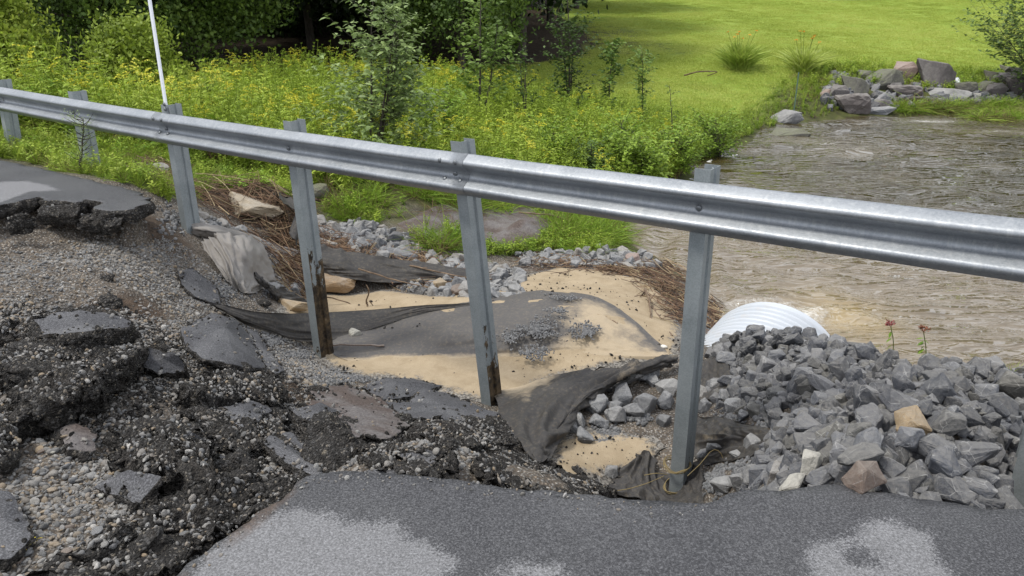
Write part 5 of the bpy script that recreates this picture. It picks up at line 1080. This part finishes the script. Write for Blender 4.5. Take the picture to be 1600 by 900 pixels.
def bushy(h=.6, L_=.07, W_=.035, n=70, mat=None):
    mb = MB()
    for _ in range(6):
        S = stemcurve(h*R.uniform(.6, 1), R.uniform(.05, .3)); mb.tube(S, .003, 3, 1, False); c = n//6; t = R.uniform(.15, 1, c)
        p = np.stack([np.interp(t, np.linspace(0, 1, 7), S[:, i]) for i in range(3)], 1); mb.leaves(p, rdir(c, -.1, .8), R.uniform(.6, 1.2, c)*L_, R.uniform(.7, 1.2, c)*W_, .4, 0)
    return fin(mb, 'weed', [mat or LGREEN, LOLIVE])
def tuft(n=30, h=.4, w=.007, spread=.5, mat=None, r0=.05, droop=.5):
    mb = MB(); a = R.random(n)*6.283; p = np.stack([np.cos(a), np.sin(a), 0*a], 1)*R.random((n, 1))*r0; d = rdir(n, 1.57-spread, 1.5)
    l = h*R.uniform(.6, 1.15, n); dz = droop; V = []; sd_ = np.cross(d, rdir(n, -.3, .3)); sd_ /= np.linalg.norm(sd_, axis=1)[:, None]
    for i_, (t, ww) in enumerate(((0, 1), (.35, 1), (.7, .75), (1, .06))):
        c = p+d*l[:, None]*t; hd = d*[1, 1, 0]; c = c+hd*(l*dz*t*t)[:, None]; c[:, 2] -= l*dz*t**2.2*.55
        V += [c-sd_*w*ww/2, c+sd_*w*ww/2]
    V = np.stack(V, 1).reshape(-1, 3); i = np.arange(n)[:, None]*8; T = np.concatenate([i+[0+q, 1+q, 3+q, 2+q] for q in (0, 2, 4)], 0); mb.add(V, T)
    return fin(mb, 'tuft', [mat or BLADE])
def patch(n, sz, h, w, mat):
    mb = MB(); p = np.c_[R.uniform(-sz, sz, (n, 2)), np.zeros(n)]; mb.leaves(p, rdir(n, .5, 1.4), h*R.uniform(.5, 1.3, n), w, .25, 0); return fin(mb, 'patch', [mat])
proto('goldenrods', [goldenrod(True, R.uniform(.85, 1.1)) for _ in range(5)]); proto('stems', [goldenrod(False, R.uniform(.7, 1.05)) for _ in range(4)])
proto('weeds', [bushy(.6, .07, .035), bushy(.5, .10, .022), bushy(.55, .06, .05), bushy(.45, .08, .04, mat=LOLIVE), bushy(.6, .12, .03, mat=LBRIGHT)])
proto('tufts', [tuft(), tuft(34, .45, .008, .8), tuft(24, .3, .01, 1.0, LBRIGHT), tuft(26, .42, .007, .7, DRY)]); proto('flat_tufts', [tuft(34, .55, .009, 1.3, BLADE, .1, .8), tuft(30, .5, .010, 1.35, LBRIGHT, .1, .7), tuft(30, .5, .007, 1.35, DRY, .1, .8)])
proto('lawn_patches', [patch(70, .30, .075, .012, LAWNB) for _ in range(3)])
proto('leaf_clumps', [(lambda mb: (mb.leaves(R.normal(0, .20, (46, 3)), rdir(46, -.6, .7), R.uniform(.08, .13, 46), R.uniform(.05, .08, 46), .3), fin(mb, 'clump', [LTREE]))[1])(MB()) for _ in range(3)])
proto('wood_clumps', [(lambda mb: (mb.leaves(R.normal(0, .34, (40, 3)), rdir(40, -.6, .7), R.uniform(.16, .26, 40), R.uniform(.12, .18, 40), .3), fin(mb, 'clump', [LWOOD]))[1])(MB()) for _ in range(3)])
proto('far_clumps', [(lambda mb: (mb.leaves(R.normal(0, .6, (40, 3)), rdir(40, -.6, .7), R.uniform(.4, .6, 40), R.uniform(.3, .45, 40), .3), fin(mb, 'clump', [LTREE]))[1])(MB()) for _ in range(2)])
proto('bright_clumps', [(lambda mb: (mb.leaves(R.normal(0, .15, (46, 3)), rdir(46, -.6, .8), R.uniform(.06, .11, 46), R.uniform(.035, .06, 46), .3), fin(mb, 'clump', [LOLIVE]))[1])(MB()) for _ in range(3)])

wat = lambda x, y: hz(x, y) > WATER+.02
mead = wpoly([(20,215),(150,232),(330,262),(480,296),(560,312),(700,306),(820,312),(900,328),(960,340),(1010,318),(1040,296),(1080,272),(1112,256),(1180,240),(1235,222),(1262,196),(1292,182),(1330,160)]) + [(12, 28.4), (12, 29.0), (9.3, 26.9), (7, 23.6), (5.2, 22.4), (3.4, 22.8), (1.5, 24.2), (-3, 24.4), (-7, 24), (-9, 19), (-13, 17), (-16, 16), (-12, 11.5)]
def hfield(x, y): return np.clip(1.25-.075*np.maximum(x+3, 0)-.25*sstep(13, 10, y)*1.0+.18*fbm(x*.5, y*.5, 3, 2), .55, 1.4)*(1-.35*sstep(20, 24.5, y)*sstep(-4, 2, x))
def mk(n, dens, pname, name, label, cat, sc=(.8, 1.2), tilt=.12, poly=None, zoff=-.02, hf=hfield):
    q = sample_poly(poly or mead, n, dens); q = q[wat(q[:, 0], q[:, 1])]; s = R.uniform(*sc, len(q))*hf(q[:, 0], q[:, 1])
    o = scatter(name, pname, np.c_[q, hz(q[:, 0], q[:, 1])+zoff], rz_only(len(q), tilt), s, np.clip(.5+.35*fbm(q[:, 0]*.9, q[:, 1]*.9, 4, 3)+R.normal(0, .15, len(q)), 0, 1))
    return tag(o, label, cat, kind='stuff')
gold = lambda x, y: np.clip(.28+.9*fbm(x*.55, y*.55, 21, 3)-.07*np.maximum(x-1, 0), .015, 1)
mk(440, gold, 'goldenrods', 'goldenrod', 'yellow flowering goldenrod filling the meadow behind the guardrail', 'goldenrod')
mk(6800, lambda x, y: np.clip(.8-.05*np.maximum(x, 0), .2, 1), 'stems', 'tall_weeds', 'tall green unflowered stems mixed through the meadow', 'weeds')
mk(5200, lambda x, y: np.clip(.4+.10*np.maximum(x+1, 0), .3, 1), 'weeds', 'weeds', 'low leafy weeds covering the river bank and meadow edge', 'weeds', (.7, 1.3))
mk(3000, None, 'tufts', 'grass', 'tufts of long grass between the meadow weeds', 'grass', (.8, 1.4))
one = lambda x, y: 0*x+1
# rough grass along the kept road edge, behind the rail
lv = wpoly([(0,248),(60,258),(120,272),(180,284),(240,300),(262,318),(330,300),(420,300),(470,290),(330,262),(150,232),(20,212),(-120,210),(-120,228)])
mk(1500, None, 'tufts', 'grass', 'bright rough grass along the left road edge under the rail', 'grass', (.35, .7), .3, lv, hf=one)
mk(900, lambda x, y: np.clip(.5+fbm(x, y, 3, 2), 0, 1), 'weeds', 'weeds', 'leafy weeds along the left road edge', 'weeds', (.3, .6), .3, lv, hf=one)
fl = wpoly([(500,322),(560,312),(700,306),(820,312),(900,328),(958,345),(962,385),(930,398),(880,395),(860,372),(800,335),(740,330),(740,385),(680,400),(640,372),(560,345)])
mk(620, lambda x, y: np.clip(.55+1.2*fbm(x*1.1, y*1.1, 9, 3), 0, 1), 'flat_tufts', 'flattened_grass', 'grass flattened by the flood behind the rubble bank', 'grass', (.5, 1.0), .5, fl, hf=one)
mk(260, lambda x, y: np.clip(.3+1.2*fbm(x*1.3, y*1.3, 19, 3), 0, 1), 'weeds', 'weeds', 'low green weeds among the flattened grass', 'weeds', (.3, .55), .3, fl, hf=one)
f2 = wpoly([(860,372),(920,352),(958,350),(970,380),(935,400),(840,396),(755,400),(752,388),(830,388)])
mk(520, None, 'weeds', 'ground_cover', 'bright green creeping weeds at the water side of the mud mound', 'ground cover', (.3, .5), .3, f2, hf=one)
mk(300, None, 'flat_tufts', 'flattened_grass', 'grass blades pressed down beside the muddy mound', 'grass', (.3, .6), .4, f2, hf=one)
f3 = wpoly([(505,330),(560,325),(600,340),(590,350),(530,345)])
mk(130, None, 'tufts', 'grass', 'bright yellow green grass tufts behind the rubble bank', 'grass', (.4, .6), .3, f3, hf=one)
# far bank: weeds and long grass among the boulders
fb_ = [(10.5, 26.4), (12.5, 28), (16, 28.3), (22, 28.8), (26, 30), (26, 31.5), (20, 31), (15, 30.6), (11.5, 29.6), (9.5, 27.6)]
mk(1500, lambda x, y: np.clip(.3+1.2*(y-28.2)*.6+fbm(x*.8, y*.8, 5, 3), .05, 1), 'weeds', 'weeds', 'green weeds along the top of the boulder bank', 'weeds', (.5, 1.0), .2, fb_, hf=one)
mk(420, None, 'tufts', 'grass', 'dry grass tufts among the far bank boulders', 'grass', (.6, 1.2), .3, fb_, hf=one)
pts = np.array([hit(px, py) for px, py in [(R.uniform(1400, 1640), 172+R.uniform(-5, 4)) for _ in range(210)]+[(R.uniform(1520, 1640), R.uniform(192, 206)) for _ in range(90)]]); pts[:, 2] = np.maximum(pts[:, 2], WATER-.03)
o = scatter('long_grass', 'flat_tufts', pts, rz_only(len(pts), .2), R.uniform(.8, 1.6, len(pts))); tag(o, 'long trailing grass at the waterline of the far bank', 'grass', kind='stuff')
# lawn
lw = [p for p in LAWN_E if -17 < p[0] < 61 and p[1] < 31][:-0 or None]; lw = LAWN_E[:11]+[(40, 31), (40, 64), (6, 64), (4.5, 52), (4, 38), (3, 33), (.5, 31), (-4, 29.6), (-14, 29.2)]
q = sample_poly(lw, 19000, lambda x, y: np.clip((40/np.maximum(y, 1))**2*.55, .15, 1)*(1-.35*(seg_sd(x, y, BROWN) > 0)))
o = scatter('lawn_grass', 'lawn_patches', np.c_[q, hz(q[:, 0], q[:, 1])-.01], rz_only(len(q), .05), R.uniform(.8, 1.35, len(q)), np.clip(.5+.4*fbm(q[:, 0]*.35, q[:, 1]*.35, 4, 4)+R.normal(0, .1, len(q)), 0, 1)); tag(o, 'bright mown lawn grass sloping up from the river', 'grass', kind='stuff')

# ---- saplings and shrubs: trunk + foliage
def sapling(name, px, ybase, topy, width, label, nbr=26, leaf=(.09, .04), nl=14, mat=LSAP, seed=0, zshape=None, cat='sapling', lean=0, hh=None, lo=.08, stems=1):
    b0 = PY(px, 300, ybase); b = np.array([b0[0], ybase, float(hz(b0[0], ybase))-.03]); t = PY(px+lean, topy, ybase); h = (t[2]-b[2]) if hh is None else hh
    root = empty(name, tuple(b)); tag(root, label, cat); mt = MB(); mf = MB()
    dist = np.linalg.norm(b-[0, 0, CH]); w_ = width/F*dist; lx = t[0]-b[0]
    for s_ in range(stems):
        ang_ = R.random()*6.283; off = (s_ > 0)*.16*w_
        tr = np.stack([lx*np.linspace(0, 1, 9)**1.3+off*math.cos(ang_)*np.linspace(0, 1, 9)+.03*R.normal(size=9).cumsum()*.4, off*math.sin(ang_)*np.linspace(0, 1, 9)+0*np.arange(9), np.linspace(0, h*(1 if s_ == 0 else R.uniform(.6, .9)), 9)], 1)
        mt.tube(tr, np.linspace(.012+.006*h, .004, 9), 5)
        for i in range(nbr//stems):
            f = lo+(1-lo)*(i+R.random())/(nbr/stems); c = np.array([np.interp(f, np.linspace(0, 1, 9), tr[:, q_]) for q_ in range(3)])
            prof_ = (zshape(f) if zshape else (math.sin(min(1, f*1.1+.15)*2.6)**.7 if f < .98 else .2)); L_ = max(.12, w_*.5*abs(prof_)*R.uniform(.7, 1.15))
            d = rdir(1, .15, .75)[0]; e = c+d*L_; m_ = crm(np.array([c, (c+e)/2+[0, 0, -.03*L_], e+[0, 0, .08*L_]]), 7); mt.tube(m_, np.linspace(.006, .002, 7), 3, 0, False)
            n = max(3, int(nl*L_/(w_*.5)+2)); tt_ = R.uniform(.15, 1.05, n); pz = np.stack([np.interp(tt_, np.linspace(0, 1, 7), m_[:, q_]) for q_ in range(3)], 1)+R.normal(0, .025, (n, 3))
            mf.leaves(pz, d*.6+rdir(n, -.3, .7), leaf[0]*R.uniform(.6, 1.2, n), leaf[1]*R.uniform(.7, 1.2, n), .45)
    link('trunk', mt.mesh('trunk', True), root, [BARK]); fo = link('foliage', mf.mesh('foliage'), root, [mat]); fo['kind'] = 'stuff'
    return root
R = np.random.default_rng(5)
sapling('willow_sapling', 583, 12.6, -22, 215, 'tall leafy willow sapling standing right behind the rail left of centre', 190, (.15, .06), 30, LWIL, zshape=lambda f: 1.0-.62*f if f > .3 else 1, stems=4, lo=.12)
sapling('young_poplar', 752, 17.5, -70, 150, 'young broad leaved poplar in the goldenrods right of the willow', 80, (.15, .09), 22, LSAP, zshape=lambda f: .9*math.sin(min(3.1, f*2.6+.5)), stems=2, lo=.25)
sapling('dark_shrub', 885, 21.0, -60, 88, 'dark columnar shrub in front of the brown slope', 90, (.11, .07), 26, LDARK, zshape=lambda f: .95, lo=.02, stems=3)
sapling('pale_sapling', 945, 20.5, 66, 52, 'small pale leaved sapling between dark shrub and lawn', 40, (.15, .08), 14, LSAP, zshape=lambda f: .9*f+.2, lo=.3, lean=12)
sapling('small_sapling', 998, 19.0, 84, 46, 'lone small sapling standing out against the lawn', 44, (.14, .05), 16, LSAP, zshape=lambda f: f**1.5+.1, lo=.3, lean=6)
sapling('small_sapling', 1046, 18.5, 132, 22, 'short bare topped sapling at lawn edge above the meadow', 10, (.09, .035), 8, LDARK, zshape=lambda f: .8, lo=.3)
sapling('small_shrub', 822, 17.5, 70, 60, 'leafy dark green shrub in the meadow left of the columnar shrub', 30, (.1, .05), 14, LDARK, zshape=lambda f: .9, lo=.1, stems=3)
sapling('bank_shrub', 1000, 14.6, 214, 100, 'rounded bright green shrub at the water side of the weeds', 150, (.10, .055), 26, LBUSH, zshape=lambda f: .95, stems=5, lo=.02)
sapling('bank_shrub', 925, 14.3, 226, 60, 'small dark shrub just above the rail near the water', 80, (.09, .045), 22, LDARK, zshape=lambda f: .95, stems=4, lo=.02)
for px_, y_, t_, w_, lb_ in ((862, 14.8, 196, 90, 'leafy green shrub above the rail right of the leaning post'), (965, 15.6, 190, 90, 'light green shrub between the two shrubs by the water'), (1060, 16.2, 196, 95, 'spreading weed bush at the tip of the weedy bank'), (1120, 18.5, 185, 80, 'low bush on the bank just left of the open water'), (690, 15.5, 150, 90, 'broad leafy weed bush in the goldenrods above the leaning post')):
    sapling('bank_shrub', px_, y_, t_, w_, lb_, 110, (.10, .045), 22, LBUSH, zshape=lambda f: .95, stems=5, lo=.02)
sapling('feathery_weed', 131, 8.35, 186, 48, 'feathery pale weed growing against the second guardrail post', 30, (.05, .006), 26, LSAP, zshape=lambda f: .9, lo=.25, cat='weed')
sapling('edge_shrub', 1604, 27.6, -40, 150, 'dark drooping shrub at the right edge above the boulders', 260, (.17, .08), 26, LDARK, zshape=lambda f: .7+.3*f, stems=3, lo=.05)
for i, (x, y, w_, h, lb) in enumerate([(-10.3, 15.0, 2.6, 3.2, 'big olive green bush at the left edge behind the rail'), (-8.0, 16.3, 2.1, 2.7, 'rounded olive bush left of the white pole'), (-12.5, 16.5, 3.4, 4.2, 'taller dark green bush at the far left edge'),
                                   (-6.2, 15.0, 1.5, 1.15, 'goldenrod covered bush right of the olive bushes'), (-9.3, 13.0, 1.6, .9, 'low olive bush just above the rail at far left')]):
    b = np.array([x, y, float(hz(x, y))-.05]); root = empty('bush', tuple(b)); tag(root, lb, 'bush'); mt = MB(); n = int(330*w_*h/3)
    for _ in range(9): e = rdir(1, .5, 1.4)[0]*[w_*.4, w_*.4, h*.85]; mt.tube(crm(np.array([[0, 0, 0], e*.5+R.normal(0, .06, 3), e]), 7), np.linspace(.025, .006, 7), 4)
    link('stems', mt.mesh('stems', True), root, [BARK])
    d = rdir(n, -.2, 1.57); rr_ = R.random(n)**.35; lob = 1+.28*n3(d[:, 0]*2.2+i, d[:, 1]*2.2, d[:, 2]*2.2); p_ = d*(rr_*lob)[:, None]*[w_*.55, w_*.55, h*.85]; p_[:, 2] += .12
    o = scatter('foliage', 'bright_clumps', p_, any_rot(n), R.uniform(.7, 1.3, n), np.clip(.5+.4*fbm(p_[:, 0]*1.5, p_[:, 1]*1.5, p_[:, 2]*1.5+i, 3), 0, 1), parent=root); o['kind'] = 'stuff'
def bigtree(x, y, h, r, label, base=1.2, n=900, tr=.16, pn='wood_clumps', seed=0):
    b = np.array([x, y, float(hz(x, y))-.1]); root = empty('tree', tuple(b)); tag(root, label, 'tree', None if label.startswith(('near', 'bare')) else ('trees beyond the lawn' if label.startswith('tall') else 'shade trees of the wood'))
    mt = MB(); mt.tube(np.stack([.1*np.sin(np.linspace(0, 3, 9)+x), 0*np.arange(9), np.linspace(0, h*.85, 9)], 1), np.linspace(tr, tr*.35, 9), 9)
    for i in range(10):
        z = base+(h*.8-base)*(i+.5)/10; d = rdir(1, -.05, .5)[0]; e = d*r*.8; mt.tube(crm(np.array([[0, 0, z], [e[0]*.5, e[1]*.5, z+e[2]*.5+.2], [e[0], e[1], z+e[2]]]), 7), np.linspace(tr*.3, .015, 7), 5)
    link('trunk', mt.mesh('trunk', True), root, [BARK])
    d = rdir(n, -1.0, 1.57); rr_ = R.random(n)**.4; lob = 1+.35*n3(d[:, 0]*2+x, d[:, 1]*2+y, d[:, 2]*2); p_ = d*(rr_*lob)[:, None]*[r, r, (h-base)*.55]; p_[:, 2] += base+(h-base)*.48
    p_[:, 2] = np.maximum(p_[:, 2], base+.5*np.abs(fbm(p_[:, 0]*.7, p_[:, 1]*.7, 3, 2)))
    o = scatter('crown', pn, p_, any_rot(n), R.uniform(.8, 1.4, n), parent=root); o['kind'] = 'stuff'; return root
bigtree(-1.7, 27.5, 9, 3.6, 'near shade tree behind the willow sapling with branches down to the weeds', .75, 1300, .15, 'leaf_clumps'); bigtree(-4.6, 31, 9, 3.6, 'near shade tree hanging over the dark hollow', 2.1, 1300, .15)
bigtree(.3, 33.0, 10, 4.0, 'bare dark trunk tree standing at the brown slope left of the lawn', 2.2, 1100, .28); bigtree(-9.6, 23.5, 8, 3.0, 'near dark tree left of the white pole with drooping branches', 1.5, 1300, .14, 'leaf_clumps')
bigtree(-11.5, 22, 9, 3.8, 'near dark tree behind the olive bushes', .8, 1200, .14, 'leaf_clumps')
for i, (x, y) in enumerate([(-9, 35), (-14, 31), (-18, 26), (-4, 39), (-12, 42), (2, 43), (-20, 38), (-6, 48), (4.5, 54), (-15, 52), (-1, 58), (-24, 46), (-9, 60), (-22, 30)]):
    bigtree(x, y, R.uniform(9, 11), R.uniform(4.2, 5), 'dark shade tree in the wood behind the meadow', 2.0+.3*(i % 3), 650, .2)
for i, x in enumerate(range(2, 74, 6)):
    bigtree(x+R.uniform(-1.5, 1.5), 74+.0*x+R.uniform(-3, 4)-.22*max(0, x-34), R.uniform(14, 17), R.uniform(4.6, 5.6), 'tall tree in the wood line beyond the top of the lawn', 2.5, 420, .25, 'far_clumps')
un_ = sample_poly([(-26, 36), (-4, 40), (-1, 44), (2, 58), (-26, 62)], 1000); o = scatter('undergrowth', 'wood_clumps', np.c_[un_, hz(un_[:, 0], un_[:, 1])+R.uniform(.1, .9, len(un_))], any_rot(len(un_)), R.uniform(.7, 1.3, len(un_))); tag(o, 'dark undergrowth deep in the shade of the wood', 'undergrowth', kind='stuff')
# ---- daylily clumps on the lawn
def lily(px, py, r, h, nb, label, fl_):
    p = hit(px, py); root = empty('daylily', tuple(p)); tag(root, label, 'daylily'); d = tuft(nb, h*1.35, .04, .75, leafmat('lily_blade_%d' % px, (.26, .36, .06), (.46, .54, .12), (.66, .68, .34), .3, .5, None), r*.3, .5); l_ = link('foliage', d, root); l_['kind'] = 'stuff'
    for i in range(fl_):
        mb = MB(); a = rdir(1, 1.1, 1.45)[0]; e = a*h*R.uniform(1.25, 1.6); S = crm(np.array([[0, 0, 0], e*.6, e]), 7); mb.tube(S, .008, 3, 0, False); mb.leaves(np.tile(e, (6, 1)), rdir(6, -.1, .9), .09, .045, .3, 1); link('flower', mb.mesh('flower'), root, [LOLIVE, ORG])
lily(1155, 108, 1.3, .95, 900, 'wide arching daylily clump on the lawn with few orange flowers', 7); lily(1253, 114, .8, .95, 520, 'smaller upright daylily clump right of the wide one', 7)
# ---- weeds in front of the water
def joe(px, py, top, label, flower, nleaf, col):
    q = hit(px, py); q = q if q[1] < 7 else P(px, py, -1.0); t = PY(px-4, top, q[1]); root = empty('flowering_weed', tuple(q)); tag(root, label, 'wild flower'); v = t-q; mb = MB(); S = crm(np.array([[0, 0, -.1], v*.5+[.01, 0, 0], v]), 10); mb.tube(S, .0035, 4, 0)
    t_ = np.linspace(.15, .85, nleaf); pz = v*t_[:, None]; mb.leaves(pz, rdir(nleaf, -.5, .2), .05, .022, .5, 1); link('stalk', mb.mesh('stalk'), root, [LOLIVE, LBRIGHT])
    if flower:
        mf = MB()
        for _ in range(9): e = v+rdir(1, .3, 1.0)[0]*.035; mf.tube(np.array([v, e]), .0015, 3, 0, False); mf.leaves(np.tile(e, (12, 1))+R.normal(0, .007, (12, 3)), rdir(12, 0, 1.5), .014, .011, .1)
        k = newmat('weed_flower'); link('flower_head', mf.mesh('flower_head'), root, [k.done(col, .8)])
joe(1396, 566, 510, 'thin red flowered weed against the water above the rock pile', True, 5, (.25, .06, .06)); joe(1447, 588, 518, 'leafy weed with brownish pink head right of the red one', True, 26, (.22, .09, .05)); joe(1470, 592, 578, 'tiny red bud weed on the pile crest', True, 3, (.2, .05, .05))
q = np.array([P(R.uniform(1520, 1585), R.uniform(594, 604), -.95) for _ in range(12)]); o = scatter('grass', 'tufts', q, rz_only(12, .3), R.uniform(.35, .6, 12)); tag(o, 'thin grass tuft behind the right end of the pile', 'grass', kind='stuff')
p = hit(34, 860); mb = MB(); mb.leaves(R.normal(0, .018, (46, 3))*[1, 1, .4], rdir(46, .1, 1.4), .03, .01, .3); o = link('yellow_sprig', mb.mesh('yellow_sprig'), None, [leafmat('yellow_sprig_leaf', (.35, .22, .01), (.5, .35, .02), (.4, .4, .05), .2, .7, None)]); o.location = p+[0, 0, .02]; tag(o, 'small yellow sprig on gravel at the lower left', 'plant sprig')
# ---- cottage beyond the top of the lawn, only its foot in view
k = newmat('concrete'); CONC = k.done(k.ramp(k.noise(6, 5), (.3, (.3, .3, .3)), (.7, (.42, .42, .41))), .9); k = newmat('white_siding'); SID = k.done((.62, .62, .6), .6); k = newmat('roof_shingle'); RFM = k.done(k.ramp(k.noise(10, 5), (.3, (.04, .04, .045)), (.7, (.09, .09, .09))), .9); k = newmat('window_glass'); GLS = k.done((.03, .04, .05), .08, spec=.8)
hx, hy = 27.0, 64.5; hzz = float(hz(hx, hy-3)); root = empty('cottage', (hx, hy, hzz)); tag(root, 'white cottage at the top of the lawn with only its grey foundation in view', 'cottage')
def part(nm, c, h, m): mb = MB(); mb.box(c, h); return link(nm, mb.mesh(nm), root, [m])
part('foundation', (0, 0, -.1), (3.2, 3.6, .4), CONC); part('wall', (0, 0, 1.65), (3.1, 3.5, 1.35), SID)
mb = MB(); V = [(-3.5, -3.9, 3.0), (3.5, -3.9, 3.0), (3.5, 3.9, 3.0), (-3.5, 3.9, 3.0), (-3.5, 0, 4.9), (3.5, 0, 4.9)]; mb.add(V, [[0, 1, 5], [0, 5, 4], [2, 3, 4], [2, 4, 5], [0, 4, 3], [1, 2, 5], [0, 3, 2], [0, 2, 1]]); link('roof', mb.mesh('roof'), root, [RFM])
for x in (-1.9, 1.9):
    f_ = part('window', (x, -3.53, 1.8), (.55, .05, .5), SID); mb = MB(); mb.box((x, -3.6, 1.8), (.47, .01, .42)); link('pane', mb.mesh('pane'), f_, [GLS])
dr_ = part('door', (0, -3.55, 1.3), (.45, .05, 1.0), RFM)
